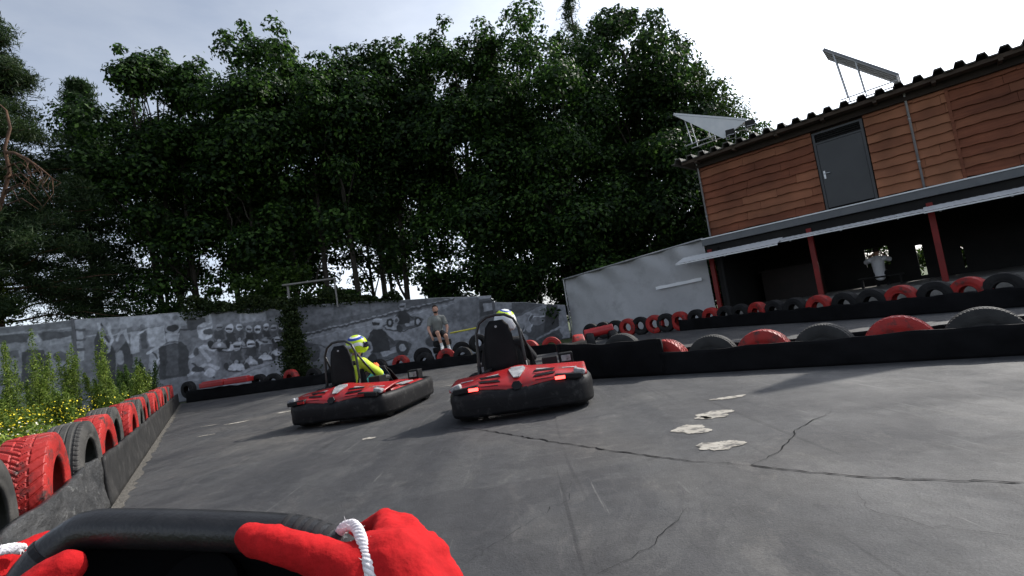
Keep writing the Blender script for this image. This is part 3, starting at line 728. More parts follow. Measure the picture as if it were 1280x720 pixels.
# --------------------------------------------------- white tarpaulin enclosure left of the building
tent = empty('tarpaulin_shelter', bl(-4.45, .05, 0), BR, 'grey white tarpaulin shelter standing left of the wood clad building', 'shelter')
M_tarp = mat('tarpaulin', (.36, .36, .365), (.44, .44, .445), .55, .8, bump=.03, bscale=1.3, spec=.35, dirt=((.24, .24, .24), 1.6, .5, .8))
def tarp_face(x0, x1, z0a, z0b, zta, ztb, y, name, seed, m=M_tarp):
    rows = []; nx, nz = 90, 30
    for j in range(nz + 1):
        v = j / nz; r = []
        for i in range(nx + 1):
            u = i / nx; x = x0 + (x1 - x0) * u; zb = z0a + (z0b - z0a) * u; zt = zta + (ztb - zta) * u
            sag = .05 * math.sin(PI * u * 1) * (v == 1)
            fold = .045 * mnoise.noise(Vector((x * .8 + seed, v * 1.4, 0))) + .008 * mnoise.noise(Vector((x * 2.5 + v * 3, v * 3.5, seed))) + .09 * max(0, v - .7) * math.sin(x * 5 + 6 * v) * 2
            r.append((x, y - fold * 2.2, zb + (zt - zb) * v))
        rows.append(r)
    b = MB(); b.grid(rows); return b.build(name, m, tent, smooth=True)
tarp_face(-5.55, 0.05, .02, .02, 2.30, 2.63, 0, 'front_sheet', 1)
b = MB(); b.grid([[(-5.55, 0, .0), (-5.55, 3, .0)], [(-5.55, 0, 2.3), (-5.55, 3, 2.3)]]); b.grid([[(-5.55, -.02, 2.3), (.05, -.02, 2.63)], [(-5.55, 3, 2.35), (.05, 3, 2.68)]]); b.build('side_sheet', M_tarp, tent)
b = MB(); b.tube([(-5.62, -.07, 2.33), (.1, -.07, 2.67)], .03, 8); b.tube([(-5.57, -.06, 0), (-5.57, -.06, 2.33)], .03, 8); b.build('frame', M_zinc, tent)
b = MB(); b.grid([[(-1.75 + k * .2, -.15, 1.30 + .006 * k) for k in range(9)], [(-1.75 + k * .2, -.15, 1.40 + .006 * k + .008 * math.sin(k * 2)) for k in range(9)]]); b.build('tape_strip', M_white, tent)

# --------------------------------------------------- unseen board beside the stand, added to cast the wedge shadow on the track
hb = empty('shadow_board', (12.6, 9.75, 0), .10, 'large unseen board on two posts, added beyond the right edge to cast a shadow', 'shadow_board')
b = MB(); b.b2((-2.35, -.06, 6.4), (1.6, .06, 8.0)); b.build('panel', M_grey, hb)
for x in (.4, 1.4): b = MB(); b.b2((x - .08, .07, 0), (x + .08, .2, 7.9)); b.build('post', M_zinc, hb)

# ================================================================== FENCE WITH MURALS
MURAL = [
 [('p',[(2.3,2.95),(5.83,2.59),(5.69,0.66),(2.21,1.2)],0.3),('p',[(2.31,3.07),(5.89,2.81),(5.87,2.53),(2.3,2.81)],0.1),('p',[(2.34,3.66),(5.92,3.23),(5.89,2.83),(2.31,3.09)],0.2),('e',4.87,2.64,0.18,0.27,0.34),('e',4.91,2.68,0.12,0.12,0.5),('p',[(4.54,2.34),(4.75,2.41),(5.07,2.31),(5.17,1.99),(5.1,1.02),(4.42,1.14)],0.07),('e',4.76,1.94,0.16,0.29,0.12),('p',[(5.25,2.6),(5.84,2.64),(5.82,2.44),(5.24,2.43)],0.4),('p',[(4.09,2.42),(4.47,2.4),(4.45,2.21),(4.07,2.18)],0.15),('l',[(4.03,2.97),(5.86,2.89)],0.054,0.35),('e',5.48,2.04,0.2,0.15,0.12),('e',4.17,1.55,0.275,0.24,0.14)],
 [('p',[(-0.03,2.76),(6.08,2.32),(5.83,0.05),(-0.18,0.66)],0.2),('p',[(0.0,3.14),(6.12,2.69),(6.07,2.26),(-0.02,2.79)],0.34),('p',[(0.09,3.0),(0.26,3.0),(0.21,1.84),(0.03,1.82)],0.38),('p',[(0.02,2.83),(0.33,2.81),(0.32,2.73),(0.01,2.76)],0.1),('p',[(-0.0,2.53),(0.31,2.51),(0.3,2.43),(-0.01,2.45)],0.1),('p',[(-0.02,2.23),(0.28,2.21),(0.28,2.13),(-0.03,2.16)],0.1),('p',[(1.26,3.06),(2.7,2.96),(2.67,2.65),(1.23,2.7)],0.42),('p',[(3.09,2.72),(3.63,2.7),(3.62,2.34),(3.08,2.37)],0.06),('p',[(3.74,2.82),(3.81,2.81),(3.8,2.26),(3.71,2.25)],0.5),('p',[(3.83,2.81),(4.7,2.77),(4.67,2.38),(3.82,2.4)],0.22),('p',[(4.7,2.74),(5.45,2.69),(5.41,2.3),(4.66,2.36)],0.4),('p',[(5.5,2.69),(5.96,2.65),(5.94,2.0),(5.48,2.01)],0.16),('l',[(2.04,2.45),(3.74,2.33)],0.054,0.05),('l',[(0.33,2.58),(1.87,2.47)],0.041,0.4),('p',[(0.53,2.42),(0.78,2.97),(0.9,2.36),(1.04,1.95),(1.0,0.94),(0.51,1.03)],0.05),('l',[(0.69,2.91),(0.74,2.46),(0.89,2.18)],0.081,0.55),('l',[(0.93,2.9),(0.99,2.35),(0.83,1.99)],0.081,0.5),('e',0.78,2.66,0.1,0.155,0.25),('e',0.89,2.96,0.065,0.1,0.4),('l',[(1.12,2.33),(1.36,2.68),(1.41,2.21)],0.081,0.5),('e',1.34,2.71,0.085,0.1,0.3),('p',[(1.09,1.95),(1.37,2.29),(1.5,1.75),(1.47,0.85),(1.0,0.89)],0.06),('e',1.15,1.73,0.105,0.23,0.3),('e',1.62,2.64,0.09,0.105,0.35),('p',[(1.5,2.53),(1.74,2.52),(1.68,1.85),(1.44,1.84)],0.48),('e',1.84,2.66,0.065,0.08,0.2),('p',[(1.77,2.57),(1.94,2.54),(1.91,1.92),(1.73,1.92)],0.1),('l',[(1.69,2.42),(2.01,2.58)],0.054,0.6),('p',[(1.97,2.59),(2.46,2.57),(2.43,1.94),(1.96,1.96)],0.5),('p',[(1.95,1.81),(2.23,1.97),(2.34,1.74),(2.23,0.97),(1.83,0.91)],0.36),('l',[(2.03,1.79),(2.23,1.44),(2.1,1.0)],0.054,0.05),('l',[(1.9,1.76),(2.22,1.92)],0.081,0.6),('l',[(1.88,1.03),(2.24,1.63)],0.054,0.65),('p',[(2.22,1.87),(2.41,2.02),(2.87,2.03),(3.04,1.84),(3.03,0.83),(2.17,0.83)],0.05),('p',[(2.45,1.93),(2.77,1.94),(2.72,0.94),(2.36,0.95)],0.1),('l',[(2.36,1.97),(2.77,1.99)],0.041,0.25),('e',2.65,2.46,0.225,0.24,0.05),('e',2.66,2.51,0.23,0.235,0.33),('e',2.66,2.49,0.18,0.12,0.03),('e',2.63,2.22,0.18,0.105,0.55),('p',[(2.46,2.33),(2.85,2.3),(2.78,2.04),(2.48,2.06)],0.5),('e',2.55,2.82,0.09,0.105,0.3),('e',2.8,2.82,0.09,0.08,0.2),('e',3.59,2.24,0.23,0.295,0.6),('e',3.7,2.2,0.165,0.105,0.08),('p',[(3.37,2.38),(3.85,2.47),(3.84,2.39),(3.38,2.3)],0.3),('p',[(3.05,1.46),(3.32,1.9),(3.87,1.76),(3.91,1.16),(3.71,0.54),(2.97,0.68)],0.28),('l',[(3.09,1.46),(3.39,1.68),(3.64,1.26)],0.108,0.5),('l',[(3.44,1.72),(3.81,1.61)],0.135,0.6),('l',[(2.99,0.84),(3.48,1.15),(3.84,0.95)],0.108,0.5),('e',3.26,1.0,0.18,0.105,0.04),('l',[(3.12,1.21),(3.72,0.65)],0.054,0.05),('e',3.27,1.59,0.09,0.13,0.1),('e',3.6,0.83,0.165,0.135,0.6),('p',[(3.83,2.26),(6.07,2.21),(5.93,1.01),(3.98,0.87)],0.12),('e',5.69,1.62,0.065,0.1,0.03),('e',6.1,1.55,0.065,0.1,0.03),('p',[(5.75,1.77),(5.82,1.94),(5.9,1.97),(5.99,1.96),(6.06,1.89),(6.07,1.7),(6.0,1.57),(5.78,1.6)],0.05),('l',[(5.8,1.89),(5.75,1.77),(5.85,1.69)],0.043,0.12000000000000001),('l',[(6.05,1.85),(6.08,1.72),(5.96,1.68)],0.043,0.12000000000000001),('e',5.9,1.68,0.065,0.065,0.02),('e',5.91,1.69,0.045,0.035,0.35),('p',[(5.75,1.63),(5.83,1.68),(5.98,1.65),(6.04,1.58),(6.07,1.48),(5.7,1.53)],0.3),('l',[(5.7,1.52),(6.07,1.47)],0.031,0.04),('e',5.89,1.57,0.04,0.04,0.62),('e',5.94,2.03,0.085,0.1,0.6),('p',[(5.87,2.05),(6.02,2.03),(6.0,1.98),(5.88,2.0)],0.03),('l',[(5.9,1.96),(5.97,1.94)],0.019,0.3),('l',[(5.89,2.1),(6.0,2.09)],0.017,0.7),('e',5.43,1.61,0.065,0.105,0.03),('e',5.85,1.54,0.07,0.105,0.03),('p',[(5.48,1.77),(5.56,1.95),(5.64,1.98),(5.74,1.96),(5.81,1.89),(5.82,1.69),(5.75,1.55),(5.52,1.59)],0.09),('l',[(5.53,1.89),(5.48,1.77),(5.59,1.69)],0.045,0.192),('l',[(5.8,1.85),(5.83,1.71),(5.7,1.67)],0.045,0.192),('e',5.65,1.68,0.07,0.065,0.02),('e',5.65,1.69,0.045,0.04,0.35),('p',[(5.49,1.62),(5.57,1.67),(5.72,1.64),(5.79,1.57),(5.82,1.46),(5.44,1.52)],0.45),('l',[(5.44,1.51),(5.82,1.45)],0.033,0.04),('e',5.63,1.56,0.045,0.04,0.62),('e',5.69,2.04,0.085,0.105,0.35),('p',[(5.61,2.06),(5.76,2.04),(5.75,1.98),(5.62,2.0)],0.03),('l',[(5.64,1.96),(5.72,1.95)],0.021,0.175),('l',[(5.64,2.11),(5.75,2.1)],0.018,0.45499999999999996),('e',5.17,1.65,0.07,0.11,0.03),('e',5.61,1.58,0.075,0.11,0.03),('p',[(5.23,1.82),(5.31,2.01),(5.39,2.04),(5.49,2.03),(5.56,1.95),(5.58,1.74),(5.51,1.6),(5.27,1.63)],0.04),('l',[(5.28,1.95),(5.23,1.82),(5.34,1.73)],0.048,0.10200000000000001),('l',[(5.56,1.9),(5.58,1.76),(5.46,1.72)],0.048,0.10200000000000001),('e',5.4,1.73,0.07,0.065,0.02),('e',5.4,1.74,0.05,0.04,0.35),('p',[(5.23,1.66),(5.32,1.72),(5.48,1.69),(5.55,1.61),(5.58,1.5),(5.18,1.56)],0.3),('l',[(5.18,1.55),(5.58,1.48)],0.035,0.04),('e',5.38,1.6,0.045,0.045,0.62),('e',5.44,2.1,0.09,0.11,0.5),('p',[(5.36,2.13),(5.52,2.1),(5.5,2.05),(5.37,2.07)],0.03),('l',[(5.39,2.02),(5.47,2.01)],0.022,0.25),('l',[(5.39,2.18),(5.51,2.17)],0.019,0.65),('e',4.9,1.6,0.075,0.12,0.03),('e',5.36,1.53,0.075,0.115,0.03),('p',[(4.96,1.78),(5.04,1.98),(5.13,2.02),(5.24,2.0),(5.32,1.92),(5.34,1.7),(5.26,1.54),(5.0,1.58)],0.06),('l',[(5.01,1.92),(4.96,1.78),(5.08,1.69)],0.051,0.138),('l',[(5.31,1.87),(5.34,1.72),(5.2,1.67)],0.051,0.138),('e',5.14,1.68,0.08,0.07,0.02),('e',5.14,1.69,0.05,0.045,0.35),('p',[(4.96,1.61),(5.05,1.67),(5.22,1.64),(5.3,1.56),(5.33,1.43),(4.91,1.5)],0.5),('l',[(4.91,1.49),(5.33,1.42)],0.037,0.04),('e',5.13,1.55,0.045,0.05,0.62),('e',5.18,2.08,0.095,0.12,0.62),('p',[(5.1,2.11),(5.27,2.09),(5.25,2.03),(5.11,2.05)],0.03),('l',[(5.13,2.0),(5.22,1.99)],0.023,0.31),('l',[(5.13,2.17),(5.26,2.15)],0.021,0.7),('e',4.61,1.61,0.08,0.125,0.03),('e',5.1,1.53,0.08,0.13,0.03),('p',[(4.67,1.8),(4.76,2.02),(4.86,2.06),(4.97,2.04),(5.05,1.95),(5.08,1.71),(4.99,1.55),(4.72,1.59)],0.03),('l',[(4.73,1.95),(4.67,1.8),(4.8,1.71)],0.055,0.08399999999999999),('l',[(5.05,1.9),(5.08,1.74),(4.94,1.68)],0.055,0.08399999999999999),('e',4.87,1.7,0.08,0.075,0.02),('e',4.87,1.71,0.055,0.045,0.35),('p',[(4.68,1.62),(4.78,1.68),(4.96,1.66),(5.04,1.57),(5.07,1.43),(4.62,1.51)],0.3),('l',[(4.62,1.49),(5.07,1.42)],0.04,0.04),('e',4.85,1.56,0.05,0.05,0.62),('e',4.91,2.12,0.105,0.125,0.4),('p',[(4.83,2.15),(5.0,2.13),(4.98,2.06),(4.83,2.08)],0.03),('l',[(4.86,2.03),(4.95,2.02)],0.025,0.2),('l',[(4.85,2.21),(4.99,2.2)],0.022,0.52),('e',4.33,1.72,0.08,0.12,0.03),('e',4.81,1.64,0.08,0.125,0.03),('p',[(4.39,1.91),(4.48,2.12),(4.57,2.16),(4.68,2.14),(4.76,2.05),(4.78,1.82),(4.7,1.66),(4.44,1.7)],0.08),('l',[(4.45,2.05),(4.39,1.91),(4.52,1.82)],0.053,0.17400000000000002),('l',[(4.76,2.0),(4.79,1.85),(4.65,1.79)],0.053,0.17400000000000002),('e',4.58,1.81,0.08,0.075,0.02),('e',4.58,1.82,0.055,0.045,0.35),('p',[(4.4,1.73),(4.49,1.79),(4.67,1.77),(4.75,1.68),(4.78,1.55),(4.34,1.62)],0.3),('l',[(4.34,1.61),(4.78,1.54)],0.039,0.04),('e',4.57,1.67,0.05,0.05,0.62),('e',4.62,2.22,0.105,0.125,0.55),('p',[(4.54,2.25),(4.71,2.22),(4.69,2.16),(4.55,2.18)],0.03),('l',[(4.57,2.14),(4.66,2.12)],0.024,0.275),('l',[(4.57,2.31),(4.7,2.3)],0.022,0.7),('e',3.98,1.61,0.095,0.145,0.03),('e',4.55,1.52,0.09,0.145,0.03),('p',[(4.06,1.84),(4.16,2.09),(4.27,2.13),(4.4,2.11),(4.49,2.01),(4.52,1.74),(4.42,1.54),(4.11,1.59)],0.04),('l',[(4.13,2.0),(4.06,1.84),(4.2,1.73)],0.064,0.10200000000000001),('l',[(4.49,1.95),(4.52,1.76),(4.36,1.7)],0.064,0.10200000000000001),('e',4.28,1.71,0.09,0.085,0.02),('e',4.28,1.73,0.06,0.05,0.35),('p',[(4.06,1.63),(4.17,1.7),(4.38,1.67),(4.48,1.56),(4.51,1.41),(4.0,1.49)],0.45),('l',[(4.0,1.48),(4.51,1.39)],0.047,0.04),('e',4.26,1.55,0.055,0.06,0.62),('e',4.33,2.21,0.12,0.15,0.6),('p',[(4.23,2.24),(4.43,2.21),(4.41,2.14),(4.24,2.17)],0.03),('l',[(4.27,2.11),(4.37,2.09)],0.029,0.3),('l',[(4.26,2.32),(4.42,2.3)],0.026,0.7),('e',3.71,1.76,0.085,0.13,0.03),('e',4.23,1.68,0.085,0.135,0.03),('p',[(3.78,1.97),(3.87,2.2),(3.97,2.24),(4.09,2.22),(4.18,2.12),(4.2,1.87),(4.11,1.7),(3.83,1.74)],0.06),('l',[(3.84,2.12),(3.78,1.97),(3.91,1.86)],0.059,0.138),('l',[(4.17,2.07),(4.2,1.9),(4.05,1.84)],0.059,0.138),('e',3.98,1.85,0.085,0.08,0.02),('e',3.98,1.87,0.06,0.045,0.35),('p',[(3.78,1.78),(3.88,1.84),(4.07,1.81),(4.16,1.72),(4.19,1.57),(3.72,1.65)],0.3),('l',[(3.72,1.64),(4.19,1.56)],0.043,0.04),('e',3.97,1.71,0.055,0.055,0.62),('e',4.02,2.31,0.105,0.135,0.32),('p',[(3.93,2.34),(4.12,2.31),(4.1,2.25),(3.94,2.27)],0.03),('l',[(3.97,2.22),(4.06,2.2)],0.027,0.16),('l',[(3.96,2.41),(4.1,2.39)],0.024,0.41600000000000004),('e',5.47,1.18,0.07,0.11,0.03),('e',5.91,1.11,0.075,0.11,0.03),('p',[(5.53,1.35),(5.61,1.54),(5.7,1.57),(5.8,1.56),(5.87,1.48),(5.89,1.27),(5.81,1.12),(5.57,1.16)],0.04),('l',[(5.58,1.48),(5.53,1.35),(5.64,1.27)],0.048,0.10200000000000001),('l',[(5.87,1.43),(5.89,1.29),(5.76,1.25)],0.048,0.10200000000000001),('e',5.7,1.26,0.075,0.065,0.02),('e',5.7,1.27,0.045,0.04,0.35),('p',[(5.53,1.19),(5.62,1.25),(5.78,1.22),(5.86,1.14),(5.88,1.02),(5.48,1.09)],0.5),('l',[(5.48,1.08),(5.88,1.01)],0.035,0.04),('e',5.69,1.13,0.04,0.045,0.62),('e',5.74,1.63,0.095,0.11,0.62),('p',[(5.67,1.66),(5.82,1.63),(5.81,1.58),(5.67,1.6)],0.03),('l',[(5.7,1.55),(5.78,1.54)],0.022,0.31),('l',[(5.69,1.71),(5.81,1.7)],0.019,0.7),('e',5.06,1.11,0.08,0.125,0.03),('e',5.55,1.02,0.08,0.125,0.03),('p',[(5.12,1.29),(5.21,1.51),(5.31,1.54),(5.42,1.52),(5.5,1.43),(5.52,1.2),(5.44,1.04),(5.17,1.09)],0.1),('l',[(5.18,1.43),(5.12,1.29),(5.25,1.2)],0.053,0.21000000000000002),('l',[(5.5,1.38),(5.52,1.23),(5.38,1.18)],0.053,0.21000000000000002),('e',5.32,1.19,0.085,0.075,0.02),('e',5.32,1.2,0.055,0.04,0.35),('p',[(5.13,1.12),(5.22,1.18),(5.4,1.15),(5.48,1.06),(5.52,0.93),(5.07,1.0)],0.6),('l',[(5.07,0.99),(5.51,0.92)],0.039,0.04),('e',5.3,1.05,0.05,0.05,0.62),('e',5.36,1.61,0.1,0.125,0.3),('p',[(5.27,1.64),(5.45,1.61),(5.43,1.55),(5.28,1.57)],0.03),('l',[(5.31,1.52),(5.39,1.51)],0.024,0.15),('l',[(5.3,1.7),(5.44,1.68)],0.022,0.39),('e',4.6,1.04,0.085,0.135,0.03),('e',5.14,0.95,0.09,0.135,0.03),('p',[(4.67,1.25),(4.77,1.48),(4.87,1.52),(5.0,1.5),(5.09,1.4),(5.11,1.15),(5.02,0.97),(4.72,1.02)],0.04),('l',[(4.74,1.4),(4.67,1.25),(4.81,1.14)],0.059,0.10200000000000001),('l',[(5.08,1.35),(5.11,1.17),(4.96,1.12)],0.059,0.10200000000000001),('e',4.88,1.13,0.085,0.08,0.02),('e',4.88,1.14,0.055,0.05,0.35),('p',[(4.68,1.05),(4.78,1.12),(4.98,1.09),(5.07,0.99),(5.1,0.84),(4.62,0.93)],0.42),('l',[(4.61,0.91),(5.1,0.83)],0.043,0.04),('e',4.87,0.98,0.055,0.05,0.62),('e',4.93,1.59,0.11,0.135,0.6),('p',[(4.84,1.62),(5.03,1.59),(5.01,1.52),(4.84,1.55)],0.03),('l',[(4.87,1.5),(4.97,1.48)],0.027,0.3),('l',[(4.87,1.69),(5.01,1.67)],0.024,0.7),('e',4.12,0.95,0.095,0.15,0.03),('e',4.72,0.85,0.1,0.155,0.03),('p',[(4.19,1.19),(4.3,1.45),(4.42,1.5),(4.56,1.47),(4.66,1.36),(4.69,1.07),(4.58,0.87),(4.25,0.93)],0.07),('l',[(4.27,1.36),(4.19,1.19),(4.35,1.07)],0.068,0.15600000000000003),('l',[(4.65,1.3),(4.69,1.1),(4.52,1.04)],0.068,0.15600000000000003),('e',4.43,1.05,0.1,0.095,0.02),('e',4.43,1.07,0.065,0.055,0.35),('p',[(4.2,0.97),(4.32,1.04),(4.54,1.0),(4.64,0.89),(4.68,0.73),(4.13,0.82)],0.62),('l',[(4.13,0.81),(4.68,0.71)],0.05,0.04),('e',4.42,0.88,0.065,0.06,0.62),('e',4.49,1.58,0.125,0.16,0.45),('p',[(4.38,1.62),(4.6,1.58),(4.57,1.5),(4.39,1.53)],0.03),('l',[(4.42,1.47),(4.53,1.45)],0.031,0.225),('l',[(4.41,1.69),(4.58,1.67)],0.028,0.5850000000000001),('p',[(3.95,0.55),(4.5,0.73),(5.98,0.97),(5.85,-0.24),(3.91,0.13)],0.36),('l',[(4.09,0.53),(5.92,0.87)],0.032,0.2)],
 [('p',[(-0.03,2.83),(8.13,2.24),(7.58,-1.29),(-0.38,-0.23)],0.27),('p',[(-0.03,2.83),(6.49,2.41),(5.69,2.05),(4.49,1.9),(2.76,1.78),(-0.17,1.6)],0.12),('p',[(-0.06,2.55),(3.12,2.37),(3.96,2.21),(1.1,1.97),(-0.14,1.88)],0.17),('e',0.08,1.62,0.095,0.055,0.05),('e',0.08,1.66,0.08,0.02,0.36),('e',0.27,1.63,0.095,0.055,0.05),('e',0.27,1.68,0.08,0.025,0.36),('e',0.46,1.65,0.095,0.055,0.05),('e',0.46,1.69,0.08,0.02,0.36),('e',0.65,1.66,0.095,0.055,0.05),('e',0.65,1.71,0.08,0.02,0.36),('e',0.84,1.68,0.095,0.06,0.05),('e',0.84,1.72,0.08,0.025,0.36),('e',1.03,1.7,0.1,0.055,0.05),('e',1.03,1.74,0.08,0.02,0.36),('e',1.22,1.71,0.1,0.055,0.05),('e',1.23,1.76,0.085,0.025,0.36),('e',1.41,1.73,0.095,0.06,0.05),('e',1.42,1.77,0.08,0.025,0.36),('e',1.61,1.75,0.095,0.055,0.05),('e',1.61,1.79,0.08,0.02,0.36),('e',1.8,1.76,0.1,0.055,0.05),('e',1.81,1.81,0.085,0.02,0.36),('e',2.0,1.78,0.095,0.06,0.05),('e',2.0,1.83,0.08,0.025,0.36),('e',2.19,1.8,0.1,0.055,0.05),('e',2.2,1.84,0.085,0.025,0.36),('e',2.39,1.82,0.1,0.055,0.05),('e',2.39,1.86,0.085,0.02,0.36),('e',2.58,1.83,0.1,0.055,0.05),('e',2.59,1.88,0.08,0.02,0.36),('e',2.78,1.85,0.1,0.06,0.05),('e',2.79,1.9,0.085,0.025,0.36),('e',2.98,1.87,0.1,0.06,0.05),('e',2.98,1.92,0.085,0.025,0.36),('e',3.18,1.89,0.1,0.06,0.05),('e',3.18,1.93,0.085,0.025,0.36),('e',3.38,1.91,0.1,0.055,0.05),('e',3.38,1.95,0.085,0.025,0.36),('e',3.58,1.93,0.1,0.055,0.05),('e',3.58,1.97,0.085,0.025,0.36),('e',3.78,1.95,0.1,0.055,0.05),('e',3.78,1.99,0.085,0.02,0.36),('e',3.98,1.96,0.1,0.055,0.05),('e',3.98,2.01,0.085,0.02,0.36),('e',4.18,1.98,0.1,0.055,0.05),('e',4.19,2.03,0.085,0.02,0.36),('e',4.38,2.0,0.105,0.055,0.05),('e',4.39,2.05,0.085,0.02,0.36),('e',4.59,2.02,0.105,0.055,0.05),('e',4.59,2.07,0.085,0.02,0.36),('e',4.79,2.04,0.1,0.055,0.05),('e',4.8,2.09,0.085,0.02,0.36),('e',4.99,2.06,0.105,0.055,0.05),('e',5.0,2.11,0.09,0.02,0.36),('e',5.2,2.08,0.1,0.055,0.05),('e',5.21,2.13,0.085,0.02,0.36),('e',5.41,2.1,0.105,0.055,0.05),('e',5.41,2.15,0.085,0.025,0.36),('e',5.61,2.13,0.105,0.055,0.05),('e',5.62,2.17,0.09,0.025,0.36),('e',5.82,2.15,0.1,0.06,0.05),('e',5.83,2.19,0.085,0.025,0.36),('l',[(0.0,1.46),(3.02,1.65),(5.86,1.99)],0.027,0.4),('p',[(-0.27,0.74),(0.94,0.62),(2.83,0.14),(3.02,-0.52),(-0.38,-0.23)],0.18),('e',0.58,1.02,0.43,0.335,0.12),('e',0.47,1.27,0.19,0.17,0.06),('e',0.75,0.85,0.21,0.195,0.08),('l',[(0.07,1.11),(0.48,1.38)],0.041,0.3),('p',[(1.83,0.74),(2.46,0.96),(3.79,0.97),(4.2,0.73),(3.97,0.4),(2.73,0.29),(1.97,0.46)],0.09),('p',[(1.91,0.69),(2.61,0.75),(2.76,0.55),(2.65,0.39),(2.06,0.49)],0.36),('p',[(3.04,0.68),(3.94,0.77),(4.0,0.58),(3.1,0.45)],0.33),('e',2.23,0.81,0.195,0.265,0.03),('e',2.23,0.81,0.095,0.135,0.4),('e',3.83,0.65,0.22,0.29,0.03),('e',3.83,0.65,0.105,0.14,0.42),('e',2.74,0.42,0.17,0.2,0.03),('p',[(2.78,1.36),(2.92,1.47),(3.23,1.42),(3.41,1.17),(3.39,0.63),(2.77,0.64),(2.63,0.93)],0.025),('l',[(2.81,1.26),(2.61,1.07),(2.76,0.86)],0.109,0.05),('e',2.63,0.88,0.15,0.195,0.34),('e',2.63,0.88,0.085,0.115,0.1),('l',[(3.37,1.17),(3.55,0.87)],0.1,0.045),('e',3.08,1.67,0.19,0.2,0.34),('p',[(2.91,1.73),(3.17,1.69),(3.14,1.59),(2.92,1.62)],0.03),('l',[(2.97,1.82),(3.23,1.78)],0.042,0.5),('l',[(2.05,0.42),(2.98,0.25),(3.97,0.4)],0.059,0.03),('p',[(3.25,1.56),(3.65,1.7),(4.47,1.71),(4.73,1.56),(4.59,1.36),(3.81,1.28),(3.33,1.38)],0.09),('p',[(3.3,1.53),(3.74,1.57),(3.83,1.45),(3.76,1.35),(3.39,1.4)],0.36),('p',[(4.01,1.53),(4.56,1.59),(4.6,1.47),(4.04,1.39)],0.33),('e',3.5,1.61,0.125,0.16,0.03),('e',3.5,1.61,0.06,0.08,0.4),('e',4.5,1.51,0.135,0.18,0.03),('e',4.5,1.51,0.065,0.09,0.42),('e',3.82,1.36,0.11,0.125,0.03),('p',[(3.84,1.95),(3.93,2.02),(4.12,1.99),(4.24,1.83),(4.22,1.5),(3.84,1.5),(3.75,1.68)],0.025),('l',[(3.86,1.89),(3.74,1.77),(3.83,1.64)],0.067,0.05),('e',3.75,1.65,0.095,0.12,0.34),('e',3.75,1.65,0.055,0.075,0.1),('l',[(4.21,1.84),(4.32,1.65)],0.062,0.045),('e',4.03,2.14,0.12,0.125,0.32),('p',[(3.93,2.18),(4.09,2.16),(4.07,2.09),(3.93,2.11)],0.03),('l',[(3.96,2.24),(4.13,2.21)],0.026,0.5),('l',[(3.38,1.36),(3.97,1.26),(4.59,1.36)],0.036,0.03),('p',[(5.02,1.49),(5.41,1.79),(6.14,2.07),(6.88,2.05),(6.71,0.88),(5.53,0.97)],0.2),('p',[(6.1,2.05),(6.82,2.06),(6.7,1.24),(5.97,1.11)],0.16),('e',5.04,1.19,0.23,0.405,0.07),('e',5.06,0.75,0.4,0.205,0.13),('e',4.85,0.69,0.17,0.17,0.05),('p',[(6.82,2.0),(8.09,2.0),(7.85,0.46),(6.67,0.64)],0.1),('p',[(6.86,1.9),(7.41,1.91),(7.33,1.38),(6.78,1.34)],0.05),('p',[(6.97,1.8),(7.33,1.8),(7.29,1.51),(6.92,1.5)],0.3),('l',[(5.43,0.25),(6.97,0.6)],0.081,0.3),('p',[(6.36,0.54),(7.88,0.6),(7.76,-0.13),(5.98,0.01)],0.42),('l',[(-0.03,1.12),(0.8,1.27),(1.27,1.08)],0.038,0.07)],
 [('p',[(0.02,2.05),(3.38,1.75),(2.98,-0.55),(-0.35,-0.3)],0.27),('p',[(0.01,1.99),(1.59,1.96),(2.02,1.59),(0.99,1.24),(-0.1,1.28)],0.07),('p',[(0.08,1.86),(0.76,1.82),(0.71,1.46),(0.01,1.44)],0.25),('l',[(0.04,1.2),(1.05,1.23),(1.87,1.49)],0.108,0.1),('p',[(0.79,0.42),(1.35,1.13),(2.24,0.94),(2.56,0.14),(2.01,-0.39),(0.7,-0.17)],0.08),('l',[(1.01,0.57),(1.43,1.18)],0.054,0.4),('l',[(1.26,0.53),(1.53,1.04),(2.25,1.0)],0.054,0.5),('e',1.63,0.84,0.285,0.15,0.2),('p',[(2.17,1.7),(2.55,1.64),(2.49,0.46),(1.82,0.41)],0.04),('e',1.22,0.72,0.125,0.24,0.3),('l',[(1.52,0.18),(2.5,0.53)],0.081,0.3),('e',0.83,0.29,0.305,0.21,0.3),('e',2.09,0.09,0.32,0.21,0.05)],
]

FP = [(-19.5, 13.9), (-13.85, 15.5), (-8.05, 17.5), (-.8, 18.52), (1.96, 19.3)]
FT = [(3.28, 3.12), (3.12, 2.77), (2.75, 2.06), (1.80, 1.42)]
M_mural = mat('printed_mural', (.3, .3, .3), rough=.55, attr='print', spec=.3, bump=.004, bscale=3)
M_fsteel = mat('fence_steel', (.10, .10, .11), (.15, .15, .16), .5, 4, metal=.3)
def smooth_noise(X, Y, sc, seed):
    g = np.random.default_rng(seed); out = np.zeros_like(X); amp = 1
    for o in range(4):
        G = g.uniform(-1, 1, (64, 64)); x = X * sc; y = Y * sc; xi = np.floor(x).astype(int); yi = np.floor(y).astype(int); fx = x - xi; fy = y - yi
        fx = fx * fx * (3 - 2 * fx); fy = fy * fy * (3 - 2 * fy)
        a = G[yi % 64, xi % 64]; b_ = G[yi % 64, (xi + 1) % 64]; c = G[(yi + 1) % 64, xi % 64]; d = G[(yi + 1) % 64, (xi + 1) % 64]
        out += amp * ((a * (1 - fx) + b_ * fx) * (1 - fy) + (c * (1 - fx) + d * fx) * fy); amp *= .55; sc *= 2
    return out
